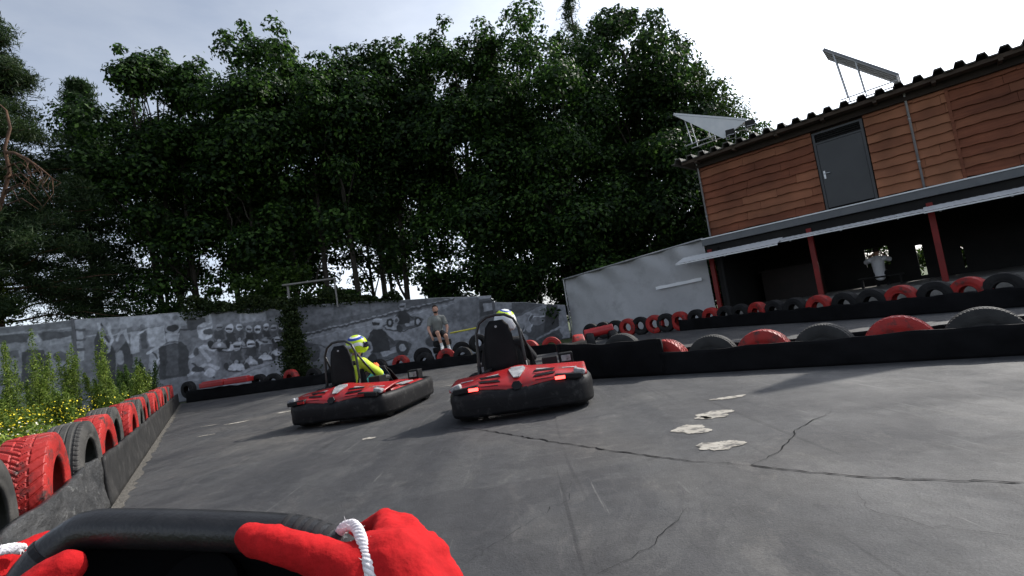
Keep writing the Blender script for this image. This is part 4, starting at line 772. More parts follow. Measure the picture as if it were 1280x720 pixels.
def paint(shapes, X, Y, seed):
    wx = X + .026 * smooth_noise(X, Y, 5, seed); wy = Y + .026 * smooth_noise(X, Y, 5, seed + 1)
    img = np.full(X.shape, .24); soft = .018
    for s_ in shapes:
        if s_[0] == 'e':
            _, cx, cy, rx, ry, g_1 = s_; rx = max(rx, .012); ry = max(ry, .012)
            d = (np.hypot((wx - cx) / rx, (wy - cy) / ry) - 1) * min(rx, ry)
        elif s_[0] == 'p':
            P = s_[1]; g_1 = s_[2]; ins = np.zeros(X.shape, bool); d = np.full(X.shape, 9e9)
            for i in range(len(P)):
                (x0, y0), (x1, y1) = P[i], P[(i + 1) % len(P)]
                if y0 != y1:
                    c = ((y0 > wy) != (y1 > wy)) & (wx < (x1 - x0) * (wy - y0) / (y1 - y0) + x0); ins ^= c
                L = max((x1 - x0) ** 2 + (y1 - y0) ** 2, 1e-9); t = np.clip(((wx - x0) * (x1 - x0) + (wy - y0) * (y1 - y0)) / L, 0, 1)
                d = np.minimum(d, np.hypot(wx - x0 - t * (x1 - x0), wy - y0 - t * (y1 - y0)))
            d = np.where(ins, -d, d)
        else:
            P = s_[1]; w = s_[2] / 2; g_1 = s_[3]; d = np.full(X.shape, 9e9)
            for i in range(len(P) - 1):
                (x0, y0), (x1, y1) = P[i], P[i + 1]
                L = max((x1 - x0) ** 2 + (y1 - y0) ** 2, 1e-9); t = np.clip(((wx - x0) * (x1 - x0) + (wy - y0) * (y1 - y0)) / L, 0, 1)
                d = np.minimum(d, np.hypot(wx - x0 - t * (x1 - x0), wy - y0 - t * (y1 - y0)) - w)
        k = np.clip(.5 - d / soft, 0, 1); img = img * (1 - k) + g_1 * k
    tex = smooth_noise(X, Y, 9, seed + 5)
    if seed in (40, 41):
        bl_ = np.tanh(3.5 * smooth_noise(X + .4 * smooth_noise(X, Y, 2, seed + 3), Y, 3.2, seed + 6)); band = np.clip((Y - .9) * 3, 0, 1) * np.clip((2.75 - Y) * 3, 0, 1)
        img = img * (1 + .07 * bl_ * band * (.4 if seed == 40 else 1))
    else:
        bl_ = np.tanh(3 * smooth_noise(X, Y * 1.6, 1.6, seed + 6)); img = img * (1 + .10 * bl_)
    img = img * (1 + .30 * tex) + .012 * smooth_noise(X, Y, 1.2, seed + 9)
    return np.clip((img - .26) * 1.02 + .285, .03, .75)
flabels = ['plain end', 'crowd', 'track', 'dark']
fl_txt = ['mural fence panel behind the tall weeds, one grey helmeted figure printed on it', 'long mural fence panel printed with a grey crowd of helmeted riders in karts', 'mural fence panel printed with two grey karts on a winding track', 'lower mural fence panel next to the tarpaulin, printed with dark shapes']
for i in range(4):
    a = Vector((*FP[i], 0)); b_ = Vector((*FP[i + 1], 0)); L = (b_ - a).length; rz = math.atan2(b_.y - a.y, b_.x - a.x)
    root = empty('fence_panel', tuple(a), rz, fl_txt[i], 'fence', 'mural fence panels')
    x0, x1 = (.03, L - .03) if i != 2 else (.10, L - .02)
    nx = int((x1 - x0) / .022); nz = 125
    U, V = np.meshgrid(np.linspace(0, 1, nx + 1), np.linspace(0, 1, nz + 1)); t = FT[i]
    X = x0 + (x1 - x0) * U; top = t[0] + (t[1] - t[0]) * (X / L); top = top + .012 * np.sin(X * 2.3 + i)
    if i == 3: top = top - .12 * (X > 1.2) * np.clip((X - 1.2), 0, 1)
    Z = .05 + (top - .05) * V
    g1 = paint(MURAL[i], X, Z, 40 + i)
    Yd = .012 * smooth_noise(X, Z, .6, 60 + i) * .5
    co = np.stack([X, Yd, Z], -1).reshape(-1, 3).astype(np.float32); nv = len(co)
    idx = np.arange(nv).reshape(nz + 1, nx + 1)
    q = np.stack([idx[:-1, :-1], idx[:-1, 1:], idx[1:, 1:], idx[1:, :-1]], -1).reshape(-1, 4).astype(np.int32)
    me = bpy.data.meshes.new('printed_sheet'); me.vertices.add(nv); me.vertices.foreach_set('co', co.ravel())
    me.loops.add(q.size); me.loops.foreach_set('vertex_index', q.ravel()); me.polygons.add(len(q)); me.polygons.foreach_set('loop_start', np.arange(0, q.size, 4, dtype=np.int32)); me.polygons.foreach_set('loop_total', np.full(len(q), 4, dtype=np.int32)); me.update(calc_edges=True)
    ca = me.color_attributes.new('print', 'FLOAT_COLOR', 'POINT'); gg = g1.reshape(-1) * .9
    ca.data.foreach_set('color', np.stack([gg * .95, gg * .97, gg * 1.06, np.ones_like(gg)], -1).astype(np.float32).ravel())
    me.polygons.foreach_set('use_smooth', [True] * len(me.polygons))
    link('printed_sheet', me, M_mural, root)
    b = MB(); n_ = 20
    for k in range(2): pass
    tp = [(x0 + (x1 - x0) * k / n_, .03, t[0] + (t[1] - t[0]) * (x0 + (x1 - x0) * k / n_) / L + .012 * math.sin((x0 + (x1 - x0) * k / n_) * 2.3 + i) - .015 - (.12 * min(1, max(0, (x0 + (x1 - x0) * k / n_) - 1.2)) if i == 3 else 0)) for k in range(n_ + 1)]
    b.grid([[(p[0], .015, .02) for p in tp], [(p[0], .015, p[2]) for p in tp], [(p[0], .055, p[2]) for p in tp], [(p[0], .055, .02) for p in tp]]); b.build('backing', M_fsteel, root)
    b = MB(); b.tube([(p[0], .03, p[2] + .018) for p in tp], .018, 6); b.build('top_rail', mat('pale_rail', (.25, .25, .25), (.35, .35, .34), .6), root)
    b = MB(); b.b2((-.02, -.02, 0), (.06, .10, t[0] + .06)); b.build('post', M_fsteel, root)

# goal-like frame standing in front of the fence
gf = empty('metal_frame', (-7.6, 16.9, 0), .15, 'thin steel goal-shaped frame with ivy on its left post, above the fence', 'frame')
M_rust = mat('weathered_steel', (.16, .15, .14), (.24, .23, .22), .6, 5, metal=.3)
b = MB(); b.tube([(0, 0, 0), (0, 0, 3.36)], .04, 8); b.build('post', M_rust, gf)
b = MB(); b.tube([(1.55, 0, 2.4), (1.55, 0, 3.40)], .03, 8); b.build('post', M_rust, gf)
b = MB(); b.box((.72, 0, 3.40), (1.75, .22, .05)); b.build('crossbar', M_rust, gf)
yb = MB(); yb.tube([(0, 0, 0), (1.35, .1, .04)], .025, 8); o = yb.build('handrail', mat('yellow_paint', (.55, .50, .06), (.42, .38, .06), .5, 4)); o.location = (-2.05, 15.0, .91); o.scale = (.65, 1, 1); tag(o, 'thin yellow rail beside the man on the far barrier', 'rail')
# ================================================================== TREES
M_leaf = [leafmat('maple_leaves', (.010, .030, .006), (.088, .175, .030)), leafmat('oak_leaves', (.009, .026, .006), (.066, .130, .024)), leafmat('light_leaves', (.022, .048, .008), (.085, .150, .024))]
M_needle = leafmat('pine_needles', (.016, .034, .012), (.055, .085, .028), 1.0)
M_bark = mat('bark', (.03, .025, .02), (.07, .06, .05), .95, 6, bump=.02, bscale=20, stretch=(1, 1, .3))
M_pinebark = mat('pine_bark', (.055, .032, .022), (.13, .07, .042), .9, 5, bump=.02, bscale=18, stretch=(1, 1, .4))
def limb(b, p0, p1, r0, r1, r_, n=6, sag=.0, wob=.12):
    p0 = Vector(p0); p1 = Vector(p1); L = (p1 - p0).length; P = []; rs = []
    for i in range(n + 1):
        t = i / n; q = p0.lerp(p1, t)
        if 0 < i < n: q += Vector((r_.gauss(0, 1), r_.gauss(0, 1), r_.gauss(0, .6))) * wob * L * .18
        q.z -= sag * math.sin(PI * t) * L; P.append(q); rs.append(r0 + (r1 - r0) * t)
    b.tube(P, rs, 7); return P
def tree(name, x, y, h, w, low, label, seed, m, nclump=80, nleaf=24000, size=.2, dens_low=.5, top=.62, lean=0.0, group='trees behind the mural fence', ntrunk=1):
    r_ = random.Random(seed); g = np.random.default_rng(seed)
    root = empty(name, (x, y, 0), 0, label, 'tree', group)
    # clump centres: uneven dome; sparser in the lower third so trunks and sky show
    C = []; Rr = []
    while len(C) < nclump:
        u = g.uniform(0, 1); zz = low + (h - low) * u
        prof = math.sqrt(max(0.0, 1 - max(0, (u - .5) / .5) ** 3.2)) * (.66 + .34 * min(1, u / .45))
        if u < .35 and g.uniform() > dens_low + u: continue
        a = g.uniform(0, 2 * PI); lob = 1 + .22 * math.sin(3 * a + seed) + .12 * math.sin(5 * a + 2 * seed + 3 * u)
        rr = w * prof * lob * (g.uniform(0, 1) ** .42) * .9
        C.append((lean * zz + rr * math.cos(a), rr * math.sin(a) * .85, zz - .4)); Rr.append(g.uniform(.5, 1.15) * (.55 + .045 * h) * (1.0 if u < .75 else top))
    C = np.array(C); Rr = np.array(Rr)
    # pointed leader shoots on the dome
    tops = sorted(range(len(C)), key=lambda i: -C[i][2])[:len(C) // 3]
    ex = [C[i] + np.array([g.normal(0, .35), g.normal(0, .35), Rr[i] * g.uniform(.7, 1.25)]) for i in tops]; exr = [g.uniform(.22, .42) for _ in tops]
    C = np.vstack([C, ex]); Rr = np.concatenate([Rr, exr])
    P, d = clump_points(C, Rr, int(nleaf * 1.6), seed, .78, .3)
    # twiggy stragglers for an uneven outline
    k = g.choice(len(P), nleaf // 22); P[k] += d[k] * g.uniform(.05, .32, (len(k), 1))
    kp = P[:, 2] > .6; P = P[kp]; d = d[kp]
    link('crown', leaf_mesh('crown', P, size * .78, seed, up=.35, nrm=d, aspect=.6), m, root)
    b = MB()
    for t in range(ntrunk):
        ox = (t - (ntrunk - 1) / 2) * w * .28 + r_.uniform(-.2, .2); rb = (.20 if ntrunk == 1 else .13) * (h / 14)
        T = []; rs = []
        for i in range(11):
            u = i / 10; T.append(Vector((ox + lean * h * u + .18 * math.sin(3 * u + seed + t), .15 * math.sin(4 * u + seed), u * h * .88))); rs.append(rb * (1 - .82 * u) + .012)
        rs[0] *= 1.4
        b.tube(T, rs, 9)
        for j in range(14 // ntrunk + 3):
            c = Vector(C[r_.randrange(len(C))]); u = min(.85, max(.12, (c.z - .18 * h) / h)); i = int(u * 10)
            limb(b, T[i], c, rs[i] * .5, .015, r_, sag=-.05)
    b.build('trunk', M_bark, root, smooth=True, fix=False)
    return root
# x, y, height, half-width, lowest foliage
tree('broadleaf_tree', -14.0, 21.3, 15.0, 3.0, 4.6, 'slim broadleaf tree right of the conifers at the left, bare trunks showing under it', 21, M_leaf[0], 84, 30000, .23, .15, lean=-.02, ntrunk=3)
tree('broadleaf_tree', -9.6, 22.2, 15.4, 4.7, 4.8, 'wide rounded maple in the left half, behind the crowd mural', 22, M_leaf[0], 150, 52000, .24, .15, ntrunk=5)
tree('broadleaf_tree', -5.1, 24.0, 15.5, 3.6, 4.6, 'tree between the wide maple and the tallest trees, behind the steel frame', 23, M_leaf[1], 115, 38000, .24, .2, ntrunk=3)
tree('broadleaf_tree', -.9, 22.6, 15.3, 3.3, 2.8, 'tall narrow dark tree left of the biggest one', 24, M_leaf[0], 115, 38000, .23, .5, ntrunk=2)
tree('broadleaf_tree', 2.9, 22.8, 15.8, 4.2, 2.0, 'biggest tallest tree in the middle with bright leaf patches near its top', 25, M_leaf[0], 125, 38000, .22, .6)
tree('broadleaf_tree', 7.3, 24.0, 15.3, 4.3, 1.6, 'broad dark tree right of the tallest, behind the tarpaulin shelter', 26, M_leaf[1], 160, 50000, .24, .9)
tree('broadleaf_tree', 10.2, 24.6, 12.4, 3.0, 1.2, 'rightmost rounded tree, lit yellow green, beside the building roof end', 27, M_leaf[2], 110, 30000, .2, .9)
tree('broadleaf_tree', 11.9, 24.5, 7.8, 2.1, .8, 'low tree at the corner of the building under the white solar panel', 28, M_leaf[1], 60, 16000, .2, .9)
tree('broadleaf_tree', -17.2, 25.5, 12.5, 2.6, 5.2, 'smaller dark tree behind the conifers at the left', 29, M_leaf[1], 60, 16000, .2, .25, ntrunk=2)
# second, farther rank that closes most of the gaps
for k, (x, y, h, w, lo, lab) in enumerate([(-12.6, 28, 11.5, 3.2, 5.0, 'farther tree seen through the gap left of the wide maple'), (-7.4, 29, 12.5, 3.2, 5.0, 'farther tree seen in the gap right of the wide maple'), (1.3, 29, 13.5, 3.5, 2.6, 'farther tree seen under the tall narrow one'), (6.2, 30, 13.0, 3.5, 2.2, 'farther tree filling the gap right of the tallest one')]):
    tree('broadleaf_tree', x, y, h, w, lo, lab, 40 + k, M_leaf[1], 70, 15000, .28, .4, ntrunk=2)
# bare-topped conifer tip over the canopy
def conifer(name, x, y, h, w, low, label, seed, m, nbr=70, tuft=.32, nleaf=22000, size=.22, bark=None, lean=0.0, droop=.12, tipw=.3):
    r_ = random.Random(seed); g = np.random.default_rng(seed)
    root = empty(name, (x, y, 0), 0, label, 'tree', 'conifers at the left')
    b = MB(); T = [Vector((lean * h * i / 10 + .1 * math.sin(i * .8 + seed), 0, h * i / 10)) for i in range(11)]; b.tube(T, [.19 * (h / 14) * (1 - .9 * i / 10) + .012 for i in range(11)], 9)
    C = []; Rr = []
    for k in range(nbr):
        u = low / h + (1 - low / h) * (k + r_.random()) / nbr; u = min(u, .985); a = r_.uniform(0, 2 * PI)
        L = w * ((1 - (u - low / h) / (1 - low / h)) ** .75 * (1 - tipw) + tipw * (1 - u) * 2) * r_.uniform(.6, 1.15) + .15
        p0 = T[0].lerp(T[-1], u); p1 = p0 + Vector((math.cos(a) * L, math.sin(a) * L, L * r_.uniform(-.1, .35)))
        Pb = limb(b, p0, p1, .045 * (1 - u) + .012, .008, r_, 6, droop)
        for q in Pb[2:]:
            for _ in range(3): C.append(tuple(q + Vector((r_.gauss(0, .22), r_.gauss(0, .22), r_.gauss(.05, .12))) * min(1, L))); Rr.append(tuft * r_.uniform(.7, 1.4))
    b.build('trunk', bark or M_bark, root, smooth=True, fix=False)
    P, d = clump_points(np.array(C), np.array(Rr), nleaf, seed, .6, .1)
    link('crown', leaf_mesh('crown', P, size, seed, up=.6, aspect=.15, svar=.5), m, root)
    return root
conifer('larch_tree', -18.9, 22.5, 15.3, 2.0, 3.5, 'narrow pointed conifer behind the big pine at the left', 31, leafmat('larch_needles', (.02, .04, .014), (.05, .09, .03)), 150, .36, 48000, .26)
cf = conifer('spruce_tree', 5.6, 27, 18.9, 1.6, 9.0, 'conifer with its spiky tip poking above the tallest tree', 32, M_needle, 60, .22, 9000, .22)
pine = conifer('pine_tree', -17.3, 16.6, 14.8, 3.0, 3.4, 'big pine with a reddish trunk and needle clumps at the left picture edge', 33, M_needle, 150, .36, 130000, .2, M_pinebark, droop=-.06, tipw=.45)
# bent red branch and bare hanging twigs of the pine
b = MB(); r_ = random.Random(5)
b.tube([(.0, 0, 4.8), (1.1, -1.2, 5.9), (1.91, -1.4, 7.32), (2.17, -1.4, 8.06), (2.08, -1.4, 8.86), (2.31, -1.4, 9.48), (2.23, -1.4, 10.07), (1.97, -1.4, 10.38)], [.09, .06, .055, .05, .045, .04, .03, .015], 8)
P0b = [(2.06, -1.4, 8.74), (2.42, -1.45, 8.62), (2.86, -1.5, 8.34), (3.26, -1.5, 7.96), (3.66, -1.5, 7.53)]; b.tube(P0b, [.05, .045, .038, .028, .012], 7)
for k in range(16):
    i = r_.randrange(1, 5); p = Vector(P0b[i]).lerp(Vector(P0b[i - 1]), r_.random()); L = r_.uniform(.4, 1.3)
    b.tube([p, p + Vector((r_.uniform(-.1, .25), r_.uniform(-.2, .2), -L * .4)), p + Vector((r_.uniform(-.3, .4), r_.uniform(-.3, .3), -L))], [.013, .009, .004], 5)
for k in range(9):
    z = r_.uniform(6.8, 8.2); L = r_.uniform(.5, 1.3); b.tube([(2.0, -1.4, z), (2.0 + L * .5, -1.5, z + .1), (2.0 + L, -1.6, z - r_.uniform(.2, .8))], [.03, .018, .005], 5)
b.build('branch', M_pinebark, pine, smooth=True, fix=False)['label'] = 'bare reddish branch with hanging twigs'
# dark understorey shrubs behind the fence
def shrub(name, x, y, h, w, label, seed, m, n=5000, size=.15, cat='shrub', z0=.2, group='shrubs behind the mural fence', ntr=5):
    g = np.random.default_rng(seed); r_ = random.Random(seed); root = empty(name, (x, y, 0), 0, label, cat, group)
    C = np.stack([g.normal(0, w * .45, 26), g.normal(0, w * .3, 26), g.uniform(z0 + .3, h, 26)], 1); C[:, 0] = np.clip(C[:, 0], -w, w); C[:, 2] -= .25 * h * (np.abs(C[:, 0]) / w) ** 1.5; Rr = g.uniform(.3, .6, 26) * (w / 1.5) ** .5
    P, d = clump_points(C, Rr, n, seed, .8, .2); P = P[P[:, 2] > .05]
    link('foliage', leaf_mesh('foliage', P, size, seed, up=.5), m, root)
    b = MB()
    for k in range(ntr): limb(b, (r_.uniform(-.2, .2), 0, 0), tuple(C[k * 4]), .035, .01, r_)
    b.build('stem', M_bark, root, smooth=True, fix=False); return root
SH = [(-12.3, 20.0, 4.2, 1.8, 'bushy shrub above the left part of the crowd mural'), (-9.2, 19.8, 4.6, 1.5, 'taller pale green shrub above the middle of the crowd mural'), (-6.9, 20.2, 3.6, 1.4, 'low dark shrub behind the steel frame'), (-3.2, 21.0, 3.4, 1.7, 'low dark shrub behind the kart track mural'), (.2, 20.4, 3.4, 1.8, 'dark shrub over the right end of the kart track mural'), (3.0, 21.2, 4.4, 2.0, 'dark shrub behind the left edge of the tarpaulin shelter'), (6.2, 21.6, 4.8, 2.0, 'dark shrub behind the middle of the tarpaulin shelter'), (8.8, 21.6, 5.0, 2.0, 'dark shrub behind the building corner'), (-16.2, 19.6, 4.0, 1.5, 'shrub below the big pine')]
for k, (x, y, h, w, lab) in enumerate(SH): shrub('shrub', x, y, h, w, lab, 60 + k, M_leaf[[1, 2, 1, 1, 1, 1, 1, 1, 0][k]], 8000, .17)
shrub('shrub', 13.9, 19.6, 2.6, 2.2, 'green hedge behind the stand, seen through its back windows', 76, M_leaf[2], 9000, .14)
shrub('shrub', 11.4, 21.4, 2.6, 2.2, 'green hedge bush farther left behind the stand', 77, M_leaf[2], 7000, .14)
shrub('shrub', 15.9, 17.6, 2.6, 2.0, 'green hedge bush farther right behind the stand', 78, M_leaf[2], 7000, .14)
shrub('shrub', -16.6, 15.9, 5.6, 1.1, 'yellow green bush under the pine at the left picture edge', 75, leafmat('yellow_bush_leaves', (.05, .08, .012), (.13, .17, .03)), 9000, .11)

# ivy: hanging over the fence top and up the frame post
g = np.random.default_rng(3); PTS = []
for i in range(9000):
    t = g.uniform(0, 1); k = 1; a = np.array(FP[1]); c = np.array(FP[2]); q = a + (c - a) * (.48 + .52 * t ** .8)
    zt = 3.12 + (2.77 - 3.12) * (.48 + .52 * t ** .8); hh = abs(smooth_noise(np.array([[q[0] * 1.0]]), np.array([[0.]]), 1.0, 5)[0, 0])
    PTS.append((q[0] + g.normal(0, .05), q[1] + .10 + g.normal(0, .12), zt + .02 + g.uniform(-.16, .34) * (.3 + hh)))
for i in range(5500):
    t = g.uniform(0, 1); a = np.array(FP[2]); c = np.array(FP[3]); q = a + (c - a) * t * .55
    zt = 2.77 - .71 * t * .55; hh = abs(smooth_noise(np.array([[q[0]]]), np.array([[0.]]), 1.0, 6)[0, 0])
    PTS.append((q[0], q[1] + .16 + g.normal(0, .12), zt + g.uniform(-.1, .42) * (.15 + hh)))
for i in range(9000):
    z = g.uniform(0, 2.9) ; w = .10 + .16 * max(0, 1 - z / 1.6) + .08 * abs(math.sin(z * 5))
    PTS.append((-7.62 + g.normal(0, w), 16.86 + g.normal(0, .07), z))
link_o = link('ivy', leaf_mesh('ivy', np.array(PTS), .085, 5, up=.2, aspect=.8), leafmat('ivy_leaves', (.02, .036, .010), (.07, .095, .03)))
tag(link_o, 'ivy trailing over the fence top and up the steel frame post', 'ivy', kind='stuff')

# ================================================================== WEEDS left of the track
M_weed = leafmat('weed_leaves', (.09, .15, .022), (.30, .38, .075), 3.0)
M_weedd = leafmat('dark_weed_leaves', (.035, .075, .014), (.10, .17, .035), 3.0)
M_stem = mat('weed_stem', (.10, .14, .04), (.16, .18, .06), .8)
def weed(x, y, h, w, label, seed, m, nst=9, n=3200):
    g = np.random.default_rng(seed); root = empty('tall_weed', (x, y, 0), 0, label, 'weed', 'tall weeds between the barrier and the mural fence')
    b = MB(); P = []
    for k in range(nst):
        a = g.uniform(0, 6.28); rr = w * g.uniform(.1, 1.35) ** .7; hh = h * (g.uniform(.45, 1.0) if k else 1.0) * (1 - .25 * rr / w); tx, ty = rr * math.cos(a), rr * math.sin(a)
        pts = [(tx * .35, ty * .35, 0), (tx * .75, ty * .75, hh * .5), (tx, ty, hh)]; b.tube(pts, [.009, .006, .003], 5)
        for i in range(n // nst):
            u = g.uniform(.06, 1.0); q = np.array(pts[0]) * (1 - u) + np.array(pts[2]) * u; sp = (.115 * (1 - u) ** .6 + .008) * (.55 + .45 * math.sin(u * 21 + k * 2) ** 2)
            P.append(q + g.normal(0, 1, 3) * np.array([sp, sp, .04]))
    b.build('stem', M_stem, root, fix=False)
    link('foliage', leaf_mesh('foliage', np.array(P), .046, seed, up=.3, aspect=.30, svar=.6), m, root)
    return root
WD = [(-9.25, 9.5, 2.05, .26, 'tall pale feathery weed, second from the left in front of the fence'), (-10.8, 10.5, 2.1, .26, 'tall weed at the left picture edge before the fence'), (-9.4, 10.3, 1.95, .24, 'tall pale weed in the middle of the clump, left of the bushier one'), (-9.05, 10.8, 2.0, .40, 'bushiest tallest weed right of the middle'), (-9.5, 12.1, 1.5, .38, 'darker weed right behind the bushiest one'), (-9.95, 13.2, 1.5, .4, 'dark green weed before the left rider of the mural'), (-11.0, 14.4, 1.25, .36, 'dark green weed left of the barrier end'), (-10.4, 13.2, 1.3, .33, 'short dark weed nearest the barrier end'), (-11.0, 13.2, 1.4, .4, 'dark weed against the fence behind the pale ones'), (-8.55, 9.2, 1.0, .26, 'middling pale weed in front of the bushiest one'), (-8.7, 11.2, 1.25, .34, 'pale weed above the tyres, right of the bushiest one'),
      (-8.5, 8.5, .95, .26, 'shorter pale weed between the two pale tall ones'), (-8.3, 8.0, .9, .28, 'shorter weed left, over the white flowers'), (-11.3, 11.6, 1.7, .4, 'weed at the far left close to the fence'), (-7.9, 9.6, 1.05, .3, 'short pale weed above the yellow flowers')]
for k, (x, y, h, w, lab) in enumerate(WD): weed(x, y, h * 1.14, w * .74, lab, 80 + k, M_weedd if 'dark' in lab else M_weed, 11, 8500)
# ground cover and flowers: one mass each
g = np.random.default_rng(9); N = 90000; S_ = g.uniform(-5, 13.8, N); O_ = .38 + g.uniform(0, 1, N) ** 1.1 * 6.5
xy = np.stack([LB0.x + LBd.x * S_ + LBn.x * O_, LB0.y + LBd.y * S_ + LBn.y * O_], 1)
hz_ = .20 + .22 * (smooth_noise(xy[:, :1], xy[:, 1:], .8, 3)[:, 0] + .4) + .05 * np.minimum(O_, 3)
hz_ = np.where(O_ < .9, hz_ * .55, hz_)
P = np.column_stack([xy, np.abs(hz_) * g.uniform(0, 1, N) ** .6])
o = link('ground_cover', leaf_mesh('ground_cover', P, .075, 12, up=.1, aspect=.3, svar=.6), M_weed); tag(o, 'thick green weeds and grass behind the left tyre row', 'grass', kind='stuff')
M_yel = mat('yellow_petals', (.75, .60, .02), (.62, .50, .02), .6); M_whi = mat('white_petals', (.68, .66, .52), (.5, .47, .36), .7)
def flowers(n, box, hh, m, name, seed, lab, size):
    g = np.random.default_rng(seed); cs = np.column_stack([g.uniform(*box[0], 26), g.uniform(*box[1], 26)]); k = g.integers(0, 26, n)
    s_ = cs[k, 0] + g.normal(0, .35, n); o_ = np.abs(cs[k, 1] + g.normal(0, .2, n) - .45) + .45
    P = np.column_stack([LB0.x + LBd.x * s_ + LBn.x * o_, LB0.y + LBd.y * s_ + LBn.y * o_, g.uniform(*hh, n)])
    tag(link(name, leaf_mesh(name, P, size, seed, up=1.0, aspect=.9), m), lab, 'flowers', kind='stuff')
flowers(650, ((2.2, 7.5), (.9, 2.3)), (.42, .80), M_yel, 'yellow_flowers', 5, 'small yellow flowers among the weeds behind the left tyres', .024)
flowers(1200, ((-.8, 4.5), (1.1, 4.2)), (.30, .62), M_whi, 'white_flowers', 6, 'pale white flower heads low at the left edge', .028)
flowers(200, ((-.8, 4.5), (1.1, 4.2)), (.34, .62), M_yel, 'yellow_flowers', 7, 'yellow flowers mixed with the white ones at the left edge', .022)
# ================================================================== KARTS
M_bump = mat('bumper_plastic', (.006, .006, .007), (.010, .010, .011), .55, 5, spec=.2, bump=.002, bscale=25, dirt=((.06, .058, .055), 9, .54, .78))
M_redb = mat('kart_red', (.36, .010, .012), (.28, .009, .011), .38, 5, spec=.4, coat=.12, dirt=((.09, .045, .04), 8, .54, .74))
M_blk = mat('black_plastic', (.005, .005, .006), (.010, .010, .011), .5, 5, spec=.22)
M_tub = mat('black_tube', (.012, .012, .013), rough=.35, spec=.5)
M_chr = mat('worn_white_plastic', (.22, .22, .23), (.42, .42, .42), .5, 9, dirt=((.06, .055, .05), 22, .52, .7))
M_steel = mat('kart_steel', (.2, .2, .2), (.3, .3, .3), .4, 4, metal=.8)
M_kt = mat('slick_rubber', (.02, .02, .02), (.035, .035, .034), .8, 5)
M_rlit = mat('tail_light_on', (.5, .02, .02), rough=.3, emit=((1, .06, .05), 5.0))
M_roff = mat('tail_light_off', (.25, .01, .012), rough=.3)
MB_PAD = mat('pad_vinyl', (.004, .004, .005), (.008, .008, .009), .6, 5, spec=.15)
